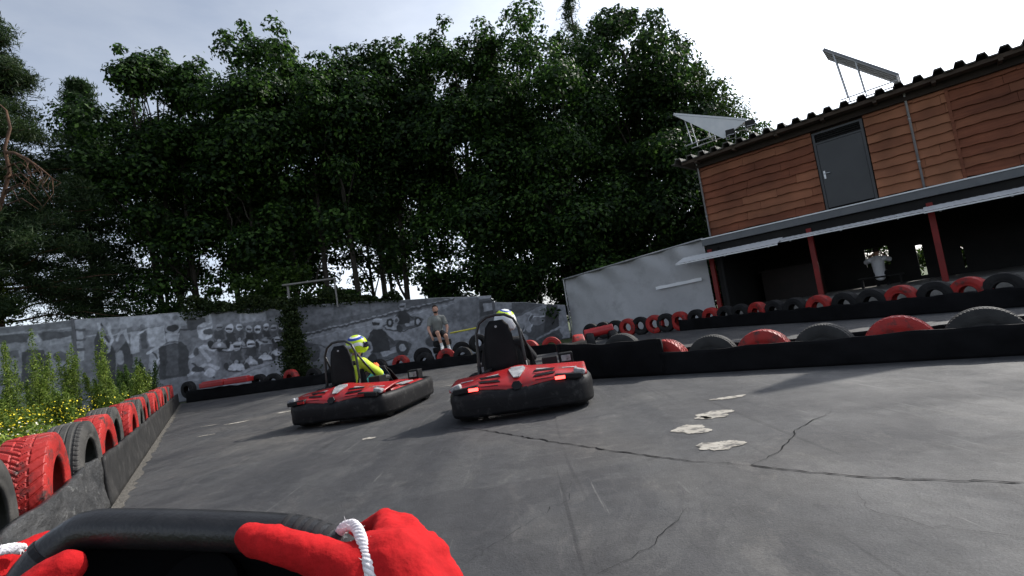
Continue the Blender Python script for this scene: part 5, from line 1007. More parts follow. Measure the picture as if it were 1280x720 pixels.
def kart(loc, rz, label, lights_on):
    K = empty('go_kart', loc, rz, label, 'go kart', 'go karts on the track')
    # full perimeter bumper
    def ring(hw, y0, y1, fr, n=96):
        P = []
        for i in range(n):
            a = 2 * PI * i / n; c, s_ = math.cos(a), math.sin(a); e = .36
            x = hw * math.copysign(abs(c) ** e, c); t = .5 + .5 * math.copysign(abs(s_) ** e, s_)
            y = y0 + (y1 - y0) * t; x *= 1 - (1 - fr) * max(0, t - .55) / .45
            x *= 1 - .045 * math.exp(-((t - .5) / .2) ** 2)
            P.append((x, y))
        return P
    outer = ring(.74, .0, 1.90, .82); prof = [(.045, .08), (.012, .065), (-.0, .10), (.004, .17), (-.004, .22), (.006, .275), (.03, .305), (.07, .315), (.11, .30), (.12, .26), (.12, .1)]
    rows = []
    cx_, cy_ = 0, .95
    for ins, z in prof:
        r = []
        for x, y in outer:
            d = Vector((x - cx_, y - cy_, 0)); L = d.length; k = (L - ins) / L; zz = z
            if y < .12 and z > .2: zz -= .028 * math.exp(-(x / .22) ** 2) - .012
            r.append((cx_ + d.x * k, cy_ + d.y * k, zz))
        rows.append(r)
    rows.append(rows[0]); b = MB(); b.grid(rows, closed=True); bo = b.build('bumper', M_bump, K, smooth=True)
    b = MB()
    for sx in (-1, 1):                                  # recessed ribs in the rear face of the bumper
        b.grid([[(sx * (.16 + .36 * u), -.006 + .018 * u ** 4, .150 + .010 * math.sin(u * 3) + dz) for u in (0, .25, .5, .75, 1)] for dz in (0, .016)])
    b.build('rib', M_blk, bo)
    # rear cover: swept red wing with a central dip
    def zc(x, t):      # t 0 bottom lip .. 1 top
        a = abs(x) / .66; lip = .300 - .055 * math.exp(-(x / .17) ** 2) + .02 * a; top = .445 - .05 * a ** 1.5 + .02 * math.exp(-(x / .1) ** 2)
        return lip + (top - lip) * t
    rows = []
    for t, y in [(0, .045), (.12, .03), (.35, .06), (.62, .14), (.85, .24), (1.0, .34), (1.0, .44), (.8, .50)]:
        r = []
        for i in range(41):
            x = -.68 + 1.36 * i / 40; a = abs(x) / .68
            r.append((x, y + .10 * a ** 3 + (.05 * a if t > .5 else 0), zc(x, t) - .012 * math.cos(x * 24) * (0 < t < 1) * .4))
        rows.append(r)
    b = MB(); b.grid(rows); cv = b.build('rear_cover', M_redb, K, smooth=True); solidify(cv, .012)
    b = MB(); b.prism([(.055 * math.cos(k * PI / 3 + PI / 6 * 0), .048 * math.sin(k * PI / 3)) for k in range(6)], -.012, .012)
    hx = b.build('grille', M_blk, cv, bevel=.006); hx.rotation_euler = (R(68), 0, 0); hx.location = (0, .035, .315)
    b = MB(); b.grid([[(-.03, .115, .386), (.03, .115, .386)], [(-.06, .19, .42), (.06, .19, .42)], [(-.085, .27, .447), (.085, .27, .447)], [(-.06, .33, .462), (.06, .33, .462)]])
    solidify(b.build('emblem_panel', M_chr, cv), .012)
    for sx in (-1, 1):
        for k, (x0_, x1_, t0_, t1_) in enumerate([(.12, .56, .30, .12), (.10, .60, .86, .70)]):
            yy = lambda t, a: np.interp(t, [0, .12, .35, .62, .85, 1], [.045, .03, .06, .14, .24, .34]) + .10 * a ** 3 + (.05 * a if t > .5 else 0)
            rw = [[(sx * (x0_ + (x1_ - x0_) * u), yy(t0_ + (t1_ - t0_) * u + dt, (x0_ + (x1_ - x0_) * u) / .68) - .004, zc(x0_ + (x1_ - x0_) * u, t0_ + (t1_ - t0_) * u + dt) + .006) for u in np.linspace(0, 1, 12)] for dt in (0, .05)]
            b = MB(); b.grid(rw); b.build('stripe', M_chr if k else M_blk, cv)
        b = MB()
        for k in range(2):
            b.grid([[(sx * (.16 + .20 * u), .09 + .07 * k + .015 * u, zc(.16 + .2 * u, .42 + .25 * k) + .014) for u in (0, .33, .66, 1)], [(sx * (.18 + .20 * u), .11 + .07 * k + .02 * u, zc(.16 + .2 * u, .52 + .25 * k) + .016) for u in (0, .33, .66, 1)]])
        solidify(b.build('vent', M_blk, cv), .008)
        b = MB(); b.box((sx * .50, .058, .333), (.25, .08, .052), Matrix.Rotation(sx * .08, 3, 'Y')); hs = b.build('lamp_housing', M_blk, cv, bevel=.01)
        b = MB(); b.box((sx * .42, .014, .333), (.095, .014, .030)); b.build('tail_light', M_rlit if lights_on else M_roff, hs, bevel=.003)
        b = MB(); b.box((sx * .61, .12, .36), (.11, .10, .05), Matrix.Rotation(sx * .3, 3, 'Y')); b.build('corner_cap', M_chr, cv, bevel=.02)
        # side pod
        rows = []
        for y, w, z0, z1 in [(.36, .12, .22, .35), (.5, .19, .17, .37), (.8, .21, .15, .33), (1.1, .2, .15, .30), (1.32, .15, .17, .33), (1.42, .08, .22, .28)]:
            xo = .655; r = []
            for u, z in [(0, z0), (.0, (z0 + z1) / 2), (.12, z1 - .03), (.35, z1), (.8, z1 + .015), (1, z1 - .02), (1, z0)]: r.append((sx * (xo - u * w), y, z))
            rows.append(r)
        b = MB(); b.grid(rows, closed=True); b.add(rows[0], [tuple(range(7))]); b.add(rows[-1], [tuple(range(7))]); sp = b.build('side_pod', M_redb, K, smooth=False, bevel=.012)
        for p in sp.data.polygons: p.use_smooth = True
        b = MB(); b.box((sx * .57, .83, .345), (.13, .34, .012)); b.build('sticker', M_chr, sp)
        # headlight box near the front
        b = MB(); b.box((sx * .50, 1.36, .40), (.17, .15, .13)); b.box((sx * .50, 1.33, .31), (.05, .05, .08)); hl = b.build('headlight', M_blk, K, bevel=.016)
        b = MB(); b.box((sx * .50, 1.283, .402), (.11, .008, .072)); b.build('back_plate', M_chr, hl, bevel=.003)
        b = MB(); b.box((sx * .50, 1.437, .402), (.13, .008, .09)); b.build('lens', mat('lamp_glass', (.35, .36, .36), rough=.15), hl)
        # wheels
        for y, rr, w in [(.30, .14, .20), (1.45, .13, .13)]:
            wme = tyre_mesh('tyre', rr, w, .066, None, 32)
            we = empty('wheel', (sx * .55, y, rr)); we.parent = K
            t = link('tyre', wme, M_kt, we)
            b = MB(); b.tube([(-w * .4, 0, 0), (-w * .1, 0, 0), (w * .1, 0, 0), (w * .4, 0, 0)], [.066, .05, .05, .066], 20); b.build('rim', M_steel, we, smooth=True)
    b = MB(); b.tube([(-.6, .30, .14), (.6, .30, .14)], .02, 10); b.build('axle', M_steel, K)
    # chassis rails, floor
    b = MB()
    for sx in (-1, 1): b.tube([(sx * .30, .12, .10), (sx * .30, .7, .09), (sx * .22, 1.3, .09), (sx * .25, 1.8, .10)], .016, 8)
    b.tube([(-.3, .3, .1), (.3, .3, .1)], .016, 8); b.tube([(-.6, .95, .1), (.6, .95, .1)], .016, 8); b.build('chassis', M_tub, K, smooth=True)
    b = MB(); b.b2((-.30, .6, .06), (.30, 1.75, .075)); b.build('floor_tray', M_steel, K)
    # engine right, tank/silencer left, dark boxes
    b = MB(); b.box((.30, .62, .29), (.22, .28, .26)); b.box((.33, .60, .45), (.16, .18, .10)); b.tube([(.33, .72, .44), (.33, .86, .44)], .05, 14)
    for k in range(7): b.box((.30, .62, .20 + k * .03), (.25, .31, .010))
    b.tube([(.20, .50, .30), (.12, .42, .33), (.34, .40, .33), (.48, .5, .3)], .022, 10); b.build('engine', M_blk, K, bevel=.008)
    b = MB(); b.tube([(-.50, .50, .36), (-.50, .72, .36)], .075, 18); b.box((-.50, .6, .27), (.1, .16, .14)); b.build('fuel_tank', M_blk, K, bevel=.01)
    # seat: moulded shell
    SX = -.18; rows = []
    prof = [(1.12, .17, .17), (1.02, .13, .20), (.90, .12, .215), (.80, .15, .225), (.745, .22, .23), (.715, .34, .235), (.695, .46, .235), (.675, .58, .225), (.66, .68, .20), (.652, .73, .15)]
    for y, z, hw in prof:
        r = []
        for i in range(13):
            a = -1 + 2 * i / 12; side = abs(a) ** 2.6; fwd = .10 if z > .3 else 0; upz = .14 if z <= .3 else .02
            r.append((SX + a * hw, y + side * fwd, z + side * upz * (1 if z <= .3 else 0)))
        rows.append(r)
    b = MB(); b.grid(rows); st = b.build('seat', MB_PAD, K, smooth=True); solidify(st, .012)
    # roll hoop with side stays and padded head plate
    b = MB(); H = [(SX - .25, .60, .16), (SX - .25, .60, .55), (SX - .235, .60, .85), (SX - .19, .60, .96), (SX - .10, .60, 1.015), (SX, .60, 1.025), (SX + .10, .60, 1.015), (SX + .19, .60, .96), (SX + .235, .60, .85), (SX + .25, .60, .55), (SX + .25, .60, .16)]
    b.tube(H, .017, 10)
    for sx in (-1, 1): b.tube([(SX + sx * .235, .60, .85), (SX + sx * .30, .85, .55), (SX + sx * .36, 1.10, .20)], .014, 8); b.tube([(SX + sx * .25, .60, .5), (SX + sx * .3, .42, .2)], .014, 8)
    b.tube([(SX - .25, .60, .42), (SX + .25, .60, .42)], .013, 8)
    hp = b.build('roll_hoop', M_tub, K, smooth=True)
    b = MB(); b.grid([[(SX + x * w, .612 - .01 * (1 - x * x), z) for x in (-1, -.6, -.2, .2, .6, 1)] for z, w in [(.36, .17), (.5, .175), (.65, .17), (.8, .15), (.9, .125), (.965, .07)]]); pd = b.build('head_pad', MB_PAD, hp, smooth=True); solidify(pd, .035)
    b = MB(); b.tube([(SX - .01, .585, .90), (SX - .01, .578, .90)], .013, 14); b.build('sticker', M_chr, pd)
    b = MB(); b.tube([(SX + .12, .55, .44), (SX + .20, .50, .42), (SX + .27, .55, .36), (SX + .24, .62, .24)], .02, 8); b.tube([(SX - .12, .56, .46), (SX - .26, .5, .40), (SX - .22, .55, .25)], .018, 8); b.build('hose', M_blk, K, smooth=True)
    # steering and front fairing
    sw = empty('steering_wheel', (SX + .02, 1.20, .52)); sw.parent = K; sw.rotation_euler = (R(48), 0, 0)
    b = MB(); b.tube([(.14 * math.cos(2 * PI * i / 30), .125 * math.sin(2 * PI * i / 30), 0) for i in range(30)], .015, 8, closed=True); b.build('rim', M_blk, sw, smooth=True)
    b = MB(); b.box((0, 0, -.012), (.25, .045, .012)); b.box((0, -.06, -.012), (.04, .12, .012)); b.build('spoke', M_tub, sw)
    b = MB(); b.tube([(0, 0, -.02), (0, 0, -.42)], .013, 8); b.build('column', M_tub, sw)
    rows = []
    for z, w, y in [(.20, .20, 1.42), (.34, .20, 1.40), (.47, .17, 1.37), (.56, .12, 1.36), (.58, .09, 1.40), (.50, .13, 1.5), (.36, .17, 1.6), (.24, .19, 1.7)]:
        rows.append([(SX * .5 + a * w, y + .04 * (1 - a * a) * (1 if z < .5 else .3), z) for a in (-1, -.6, -.2, .2, .6, 1)])
    b = MB(); b.grid(rows); ff = b.build('front_fairing', M_blk, K, smooth=True); solidify(ff, .01)
    rows = []
    for y, z0, hw in [(1.50, .30, .50), (1.62, .31, .54), (1.74, .27, .53), (1.80, .20, .48)]:
        rows.append([(a * hw, y - .05 * abs(a), z0 + .02 * math.cos(a * 3)) for a in np.linspace(-1, 1, 11)])
    b = MB(); b.grid(rows); ns = b.build('nose', M_redb, K, smooth=True); solidify(ns, .015)
    b = MB(); b.tube([(SX - .1, 1.55, .12), (SX - .1, 1.6, .26)], .01, 6); b.tube([(SX + .18, 1.55, .12), (SX + .18, 1.6, .26)], .01, 6); b.build('pedal', M_steel, K)
    return K
kR = kart((-.10, 4.76, 0), R(-5), 'red and black go kart with lit tail lights, the right one ahead', True)
kL = kart((-2.40, 6.08, 0), R(-14), 'red and black go kart with a driver in yellow jacket, the left one ahead', False)

# ------------------------------------------------------------------ people
M_skin = mat('skin', (.42, .22, .15), (.50, .28, .20), .55, 8, spec=.35)
M_hair = mat('dark_hair', (.012, .008, .006), (.03, .02, .014), .7, 30)
M_blackcloth = mat('black_cloth', (.012, .012, .013), (.022, .022, .024), .9, 8, bump=.004, bscale=22)
def person_root(loc, rz, label): return empty('person', loc, rz, label, 'person')
def driver(K, lab, jacket, trousers, glove, helmet_mats, head_turn, dx=0.0, cuff=.8):
    """seated kart driver, in the kart's local frame but a thing of its own"""
    rz = K.rotation_euler.z; p = person_root(K.location, rz, lab); S = -.18
    hip = Vector((S, .86, .24)); bel = Vector((S, .80, .38)); ch = Vector((S + dx * .5, .79, .60)); nk = Vector((S + dx, .82, .76)); hd = Vector((S + dx + .02, .86, .90))
    J = {}
    segs = [(hip, .135, bel, .13), (bel, .13, ch, .145), (ch, .14, nk, .055), (nk, .055, hd, .07)]
    arms = []; legs = []; hands = []; feet = []
    for sx in (-1, 1):
        sh = ch + Vector((sx * .165, .0, .085)); el = Vector((S + dx * .7 + sx * .27, .98, .50)); wr = Vector((S + .02 + sx * .15, 1.17, .575)); hn = Vector((S + .02 + sx * .13, 1.23, .60))
        arms += [(ch + Vector((sx * .07, 0, .08)), .075, sh, .065), (sh, .062, el, .045), (el, .043, wr, .03)]; hands += [(wr, .03, hn, .036)]
        for k in range(4): f0 = hn + Vector((0, .0, .02 - .014 * k)); hands.append((f0, .013, f0 + Vector((-sx * .008, .028, .012)), .011)); hands.append((f0 + Vector((-sx * .008, .028, .012)), .011, f0 + Vector((-sx * .035, .03, -.008)), .010))
        hands.append((wr, .016, hn + Vector((-sx * .03, .0, .035)), .012))
        th = hip + Vector((sx * .09, .02, .0)); kn = Vector((S + sx * .19, 1.18, .50)); an = Vector((S + sx * .15, 1.50, .17)); to = Vector((S + sx * .14, 1.64, .24))
        legs += [(th, .09, kn, .062), (kn, .06, an, .042)]; feet += [(an, .042, to, .034)]
    capsules(segs + arms + hands + legs + feet, 'body', M_skin, p, .013)
    gr = lambda L, d: [(a, r0 + d, b_, r1 + d) for a, r0, b_, r1 in L]
    capsules(gr(segs[1:3], .012) + gr([x for i, x in enumerate(arms) if i % 3 != 2], .012) + [(a, r0 + .012, a.lerp(b_, cuff), r1 + .014) for i, (a, r0, b_, r1) in enumerate(arms) if i % 3 == 2], 'jacket', jacket, p, .012, 3)
    capsules(gr([segs[0]], .01) + gr(legs, .012), 'trousers', trousers, p, .013, 3)
    hh = len(hands) // 2
    for q_ in (hands[:hh], hands[hh:]): capsules(gr(q_, .006), 'glove', glove, p, .007, 2)
    capsules(gr(feet, .014), 'shoes', M_blk, p, .012, 3)
    # helmet
    rt = Matrix.Rotation(head_turn, 3, 'Z') @ Matrix.Rotation(R(-8), 3, 'X')
    he = empty('helmet', hd + Vector((0, .0, .04))); he.parent = p; he.rotation_euler = rt.to_euler()
    bm = MB(); bm.sph((0, 0, 0), .142, (.88, 1.05, 1.0), 40, 28)
    v = []
    for q in bm.v:
        x, y, z = q
        if z < -.02 and y > 0: y *= 1.10                              # chin bar
        if z < -.10: z = -.10 - (z + .10) * -.25
        v.append((x, y, z))
    bm.v = v; o = bm.build('shell', helmet_mats[0], he, smooth=True)
    b = MB(); rows = []
    for z in np.linspace(-.035, .045, 5): rows.append([(.130 * math.sin(a), .152 * math.cos(a) * (1 - .6 * z * z / .02), z) for a in np.linspace(-1.15, 1.15, 17)])
    b.grid(rows); o = b.build('visor', mat('visor_dark', (.01, .01, .02), rough=.1, spec=.6), he, smooth=True); solidify(o, .006)
    for k, m_ in enumerate(helmet_mats[1:]):
        b = MB(); rows = []
        for t in np.linspace(0, 1, 5):
            r = []
            for a in np.linspace(-2.4, 2.4, 25):
                zz = (.07, -.035, .105)[k] + .022 * math.sin(a * (2.0, 3, 2)[k]) + t * (.035, .045, .02)[k]; rr = .1445 * math.sqrt(max(0, 1 - (zz / .142) ** 2))
                r.append((.88 * rr * math.sin(a + PI), 1.05 * rr * math.cos(a + PI), zz))
            rows.append(r)
        b.grid(rows); b.build('stripe', m_, he, smooth=True)
    return p
M_hv = mat('hivis_yellow', (.42, .60, .03), (.55, .68, .06), .7, 6, bump=.004, bscale=22)
M_jean = mat('blue_jeans', (.05, .22, .48), (.07, .28, .58), .85, 9, bump=.003, bscale=30)
M_org = mat('orange_glove', (.75, .14, .03), (.62, .12, .03), .7, 9)
M_hy = mat('helmet_yellow', (.50, .66, .03), rough=.3); M_hb = mat('helmet_blue', (.02, .05, .30), rough=.3); M_hw = mat('helmet_white', (.66, .68, .7), rough=.3)
driver(kL, 'driver in bright yellow jacket, blue jeans and yellow blue helmet, in the left kart', M_hv, M_jean, M_org, [M_hy, M_hb, M_hw, M_hw], R(-45), dx=.09)
driver(kR, 'driver in black with a white and yellow helmet, sitting in the right kart', M_blackcloth, M_blackcloth, M_blk, [M_hw, M_hy, M_hw, M_hb], R(-12), dx=.05, cuff=.15)

# young man perched against tyres at the far barrier, one foot up on a red tyre
pm = person_root((-2.30, 14.35, 0), R(8), 'bearded man in grey T-shirt and black shorts sitting on tyres at the far barrier')
hip = Vector((0, .25, .98)); ch = Vector((0, .22, 1.32)); nk = Vector((0, .20, 1.50)); hd = Vector((0, .17, 1.62))
body = [(hip, .13, hip + Vector((0, 0, .12)), .125), (hip + Vector((0, 0, .1)), .125, ch, .145), (ch, .13, nk, .055), (nk, .052, hd, .07)]
arms, hands, legs, feet = [], [], [], []
for sx, el, wr in ((-1, Vector((-.27, .12, 1.12)), Vector((-.20, -.02, .90))), (1, Vector((.28, .16, 1.10)), Vector((.22, .02, .88)))):
    sh = ch + Vector((sx * .18, 0, .08)); arms += [(ch + Vector((sx * .08, 0, .09)), .075, sh, .062), (sh, .058, el, .044), (el, .042, wr, .03)]
    hn = wr + Vector((-sx * .02, -.03, -.06)); hands += [(wr, .028, hn, .035)]
    for k in range(4): f0 = hn + Vector((sx * (.024 - .016 * k), 0, -.01)); f1 = f0 + Vector((0, -.015, -.04)); hands += [(f0, .010, f1, .009), (f1, .009, f1 + Vector((0, .012, -.02)), .008)]
    hands.append((wr + Vector((0, -.01, -.02)), .012, hn + Vector((-sx * .045, -.02, -.005)), .010))
kn1 = Vector((-.02, -.20, .98)); an1 = Vector((.06, -.16, .56)); to1 = Vector((.05, -.36, .50))
kn2 = Vector((.20, -.18, .86)); an2 = Vector((.24, .02, .50)); to2 = Vector((.26, -.18, .44))
legs = [(hip + Vector((-.09, -.03, -.02)), .09, kn1, .062), (kn1, .058, an1, .036), (hip + Vector((.09, -.03, -.03)), .09, kn2, .062), (kn2, .058, an2, .036)]
feet = [(an1, .038, to1, .032), (an2, .038, to2, .032)]
capsules(body + arms + hands + legs + feet, 'body', M_skin, pm, .012)
gr = lambda L, d: [(a, r0 + d, b_, r1 + d) for a, r0, b_, r1 in L]
capsules(gr(body[:3], .016)[:2] + [(ch, .15, ch + Vector((0, 0, .09)), .11)] + gr([arms[0], arms[3]], .014) + [(arms[i][0], .074, arms[i][0].lerp(arms[i][2], .62), .068) for i in (1, 4)], 't_shirt', mat('grey_tshirt', (.16, .165, .15), (.21, .215, .2), .9, 8, bump=.004, bscale=16), pm, .012, 3)
capsules([(hip, .14, hip + Vector((0, 0, .05)), .138), (legs[0][0], .10, legs[0][0].lerp(kn1, .8), .085), (legs[2][0], .10, legs[2][0].lerp(kn2, .85), .085)], 'shorts', M_blackcloth, pm, .012, 3)
capsules(gr(feet, .012) + [(an1, .044, an1 + (kn1 - an1) * .25, .044), (an2, .044, an2 + (kn2 - an2) * .25, .044)], 'shoes', mat('white_shoes', (.6, .6, .58), (.7, .7, .68), .7), pm, .010, 3)
def head(p, hd, rz=0.0, beard=True, hair=M_hair):
    h = empty('head', hd + Vector((0, -.005, .035))); h.parent = p; h.rotation_euler = (0, 0, rz)
    capsules([], 'face', M_skin, h, .006, 2, extra=[((0, 0, .02), .1, (.78, .95, 1.12)), ((0, -.035, -.055), .06, (.9, .9, .9)), ((0, -.098, .0), .017, (.8, 1, 1.5)), ((-.078, 0, 0), .022, (.4, .8, 1.2)), ((.078, 0, 0), .022, (.4, .8, 1.2))])
    capsules([], 'hair', hair, h, .007, 2, extra=[((0, .022, .055), .1, (.84, .92, .92)), ((0, -.03, .105), .055, (1.1, .9, .6))])
    if beard: capsules([], 'beard', hair, h, .006, 2, extra=[((0, -.047, -.072), .055, (.98, .92, .7)), ((-.055, -.01, -.045), .028, (.6, 1, 1.4)), ((.055, -.01, -.045), .028, (.6, 1, 1.4))])
    b = MB()
    for sx in (-1, 1): b.sph((sx * .03, -.088, .022), .010, (1.3, .6, .7), 10, 6)
    b.build('eyes', mat('eye_dark', (.02, .015, .012), rough=.3), h, smooth=True)
    b = MB(); b.box((0, -.094, -.040), (.04, .012, .007)); b.build('mouth', mat('lip', (.3, .10, .08), rough=.6), h, bevel=.002)
head(pm, hd)
# the tyres he sits on and beside
st_rng = random.Random(3)
for k, (x, y, z, flat, c, lab) in enumerate([(-2.3, 14.75, .09, 1, 'black', 'bottom black tyre of the pile the man sits on'), (-2.28, 14.75, .28, 1, 'black', 'second black tyre up in the pile the man sits on'), (-2.32, 14.74, .47, 1, 'black', 'third black tyre up in the pile the man sits on'), (-2.29, 14.76, .66, 1, 'black', 'top black tyre of the pile, right under the man'), (-2.85, 14.45, .36, 0, 'black', 'upright brown worn tyre left of the sitting man'), (-1.72, 14.45, .36, 0, 'black', 'upright brown worn tyre right of the sitting man'), (-1.2, 14.3, .5, 0, 'black', 'big dark upright tyre between the sitting man and the right kart')]):
    o = put_tyre(T_small[c], (x, y, z), 0, lab, 'tyres around the sitting man')
    o.rotation_euler = (0, R(90), 0) if flat else (0, 0, PI / 2 + .3 * (k - 4.5))
b = MB(); b.tube([(0, 0, 0), (1.05, .1, .05)], .022, 8); 
# person inside the stand seen from behind, arms raised to the face
q0 = bl(-.33, 3.4, .24)
pw = person_root(q0, BR, 'person in a white T-shirt seen from behind inside the dark stand')
bench = MB(); bench.b2((-.6, -.15, .33), (.6, .25, .38)); 
for x in (-.5, .5): bench.b2((x - .03, -.1, 0), (x + .03, .2, .33))
o = bench.build('bench', M_dark, None, bevel=.004); o.location = q0; o.rotation_euler = (0, 0, BR); tag(o, 'dark bench inside the stand under the person in white', 'bench')
hip = Vector((0, .0, .48)); ch = Vector((0, .0, .82)); nk = Vector((0, .03, 1.0)); hd = Vector((0.02, .08, 1.12))
body = [(hip, .14, hip + Vector((0, 0, .12)), .135), (hip + Vector((0, 0, .1)), .135, ch, .155), (ch, .14, nk, .055), (nk, .052, hd, .07)]
arms, hands, legs = [], [], []
for sx in (-1, 1):
    sh = ch + Vector((sx * .19, 0, .10)); el = sh + Vector((sx * .13, .16, -.06)); wr = sh + Vector((-sx * .03, .30, .12)); arms += [(ch + Vector((sx * .08, 0, .1)), .078, sh, .066), (sh, .062, el, .046), (el, .043, wr, .03)]; hn = wr + Vector((-sx * .04, .02, .05)); hands.append((wr, .028, hn, .034))
    for k in range(4): f0 = hn + Vector((-.02 + .013 * k, 0, .02)); hands.append((f0, .010, f0 + Vector((-sx * .02, .0, .04)), .008))
    hands.append((wr, .013, hn + Vector((-sx * .03, -.02, .02)), .010))
    kn = hip + Vector((sx * .14, .42, .0)); an = kn + Vector((0, .05, -.40)); legs += [(hip + Vector((sx * .09, 0, -.02)), .09, kn, .062), (kn, .058, an, .04), (an, .04, an + Vector((0, .16, -.03)), .034)]
capsules(body + arms + hands + legs, 'body', M_skin, pw, .013)
capsules(gr(body[:2], .02) + [(hip, .15, hip - Vector((0, 0, .10)), .15), (ch, .16, ch + Vector((0, 0, .1)), .12)] + gr([arms[0], arms[3]], .016) + [(arms[i][0], .08, arms[i][0].lerp(arms[i][2], .8), .078) for i in (1, 4)], 't_shirt', mat('white_tshirt', (.78, .78, .8), (.7, .7, .73), .9, 8, bump=.004, bscale=16), pw, .012, 3)
capsules(gr(legs, .014) + [(hip, .15, hip, .15)], 'trousers', M_blackcloth, pw, .013, 3)
head(pw, hd, R(180), beard=False)

# ================================================================== OWN KART: steering wheel, front shield and gloved hands
M_wheel = mat('grip_rubber', (.010, .010, .011), (.018, .018, .019), .38, 30, spec=.45, bump=.0006, bscale=260)
M_glove = mat('red_glove', (.33, .007, .009), (.50, .013, .015), .9, 22, spec=.15, bump=.0018, bscale=110, mid=(.3, .7), dirt=((.30, .008, .009), 60, .45, .75))
M_cord = mat('white_elastic', (.62, .58, .60), (.78, .75, .76), .9, 120, bump=.0012, bscale=400)
RIM = [(-.527, .5, .700), (-.523, .512, .722), (-.512, .522, .738), (-.496, .529, .748), (-.478, .532, .7545), (-.443, .530, .752), (-.355, .523, .740), (-.27, .515, .7265), (-.240, .511, .719), (-.218, .506, .709), (-.200, .499, .695), (-.186, .487, .675), (-.182, .475, .655), (-.183, .462, .632), (-.20, .454, .617), (-.24, .450, .612), (-.331, .453, .618), (-.42, .459, .630), (-.455, .463, .637), (-.49, .471, .652), (-.515, .482, .672)]
RIM = [Vector(q) for q in RIM]; wc = sum(RIM, Vector()) / len(RIM)
def smooth_loop(P, k=3):
    Q = []
    n = len(P)
    for i in range(n):
        p0, p1, p2, p3 = P[i - 1], P[i], P[(i + 1) % n], P[(i + 2) % n]
        for j in range(k):
            t = j / k; Q.append(.5 * ((2 * p1) + (p2 - p0) * t + (2 * p0 - 5 * p1 + 4 * p2 - p3) * t * t + (3 * p1 - p0 - 3 * p2 + p3) * t ** 3))
    return Q
SW = empty('steering_wheel', tuple(wc), 0, 'black flat topped steering wheel held by red gloves at the bottom edge', 'steering wheel')
LP = [q - wc for q in smooth_loop(RIM, 5)]
wn_ = Vector((0, -math.cos(R(30)), math.sin(R(30))))
b = MB(); b.tube(LP, .0195, 20, closed=True); rim_o = b.build('rim', M_wheel, SW, smooth=True)
# ribbed right shoulder, seam at the left grip
b = MB()
n_ = len(LP)
for i in range(n_):
    q = LP[i] + wc
    if (-.262 < q.x < -.19 and q.z > .69 and i % 2 == 0): d_ = (LP[(i + 1) % n_] - LP[i - 1]).normalized(); b.tube([LP[i] - d_ * .0035, LP[i] - d_ * .001, LP[i] + d_ * .001, LP[i] + d_ * .0035], [.0194, .0198, .0198, .0194], 20)
b.build('grip_ribs', M_blackcloth, rim_o, smooth=True)
i = min(range(n_), key=lambda i: (LP[i] + wc - Vector((-.512, .522, .738))).length); d_ = (LP[i + 1] - LP[i - 1]).normalized()
b = MB(); b.tube([LP[i] - d_ * .003, LP[i] + d_ * .003], .0206, 20); b.build('seam', M_blk, rim_o)
# hub plate fills the inside of the wheel, dished away from the driver
b = MB(); rows = []
for t, dz in [(1, 0), (.86, -.012), (.6, -.03), (.3, -.035), (0.02, -.035)]: rows.append([tuple(q * t + wn_ * dz) for q in LP])
b.grid(rows, closed=True); hub = b.build('hub_plate', mat('matt_black', (.0035, .0035, .004), rough=.95, spec=.05), SW, smooth=True); solidify(hub, .006)
b = MB(); b.tube([wn_ * -.03, wn_ * -.30], .02, 12); b.build('column', M_tub, SW)
b = MB(); b.tube([wn_ * -.012, wn_ * -.034], .045, 24); b.build('hub_cap', MATS['matt_black'], hub, bevel=.003)
# gloves
DR = empty('person', (-.35, .05, 0), 0, 'driver of the own kart, only the red knitted gloves in view', 'person')
def W(q): return Vector(q) - Vector((-.35, .05, 0))
toward = wn_
def glove(segs, name, cuffs, vox=.0045, sm=6):
    o = capsules([(W(a), r0, W(b_), r1) for a, r0, b_, r1 in segs], name, M_glove, DR, vox, sm)
    tx = bpy.data.textures.get('fold') or bpy.data.textures.new('fold', 'CLOUDS'); tx.noise_scale = .02; tx.noise_depth = 3
    md = o.modifiers.new('d', 'DISPLACE'); md.texture = tx; md.strength = .006; md.mid_level = .5; md.texture_coords = 'LOCAL'; bake(o)
    o.data.polygons.foreach_set('use_smooth', [True] * len(o.data.polygons))
    return o
T = toward
rt = Vector((1, 0, 0))
# right hand: thumb laid along the front of the rim, fist round the side of the rim
def V(*a): return Vector(a)
thb = [V(-.288, .512, .724) + T * .022, V(-.262, .508, .716) + T * .026, V(-.232, .503, .706) + T * .028, V(-.202, .496, .694) + T * .027, V(-.172, .486, .680) + T * .018]
rs = [.0145, .0165, .0175, .0195, .026]
sr = [(thb[i], rs[i], thb[i + 1], rs[i + 1]) for i in range(4)]
kn = [V(-.162, .518, .706), V(-.140, .512, .702), V(-.119, .504, .686), V(-.106, .494, .667)]          # knuckles, index to little finger
pal = V(-.150, .485, .690) + T * .006; wrs = V(-.085, .44, .615)
sr += [(pal, .034, wrs, .030), (pal, .034, kn[1], .020), (pal, .034, kn[3], .018), (pal, .032, kn[0], .019), (pal, .033, kn[2], .019), (V(-.168, .494, .694) + T * .010, .027, pal, .034)]
for i, k_ in enumerate(kn):
    m1 = k_ + V(-.014 + .002 * i, .038, .004 - .003 * i); m2 = m1 + V(-.030, .012, -.014); m3 = m2 + V(-.022, -.018, -.014)
    sr += [(k_, .0165, m1, .0135), (m1, .0135, m2, .0125), (m2, .0125, m3, .0115)]
glR = glove(sr, 'glove', None); glR['label'] = 'red glove of the right hand, thumb along the wheel'
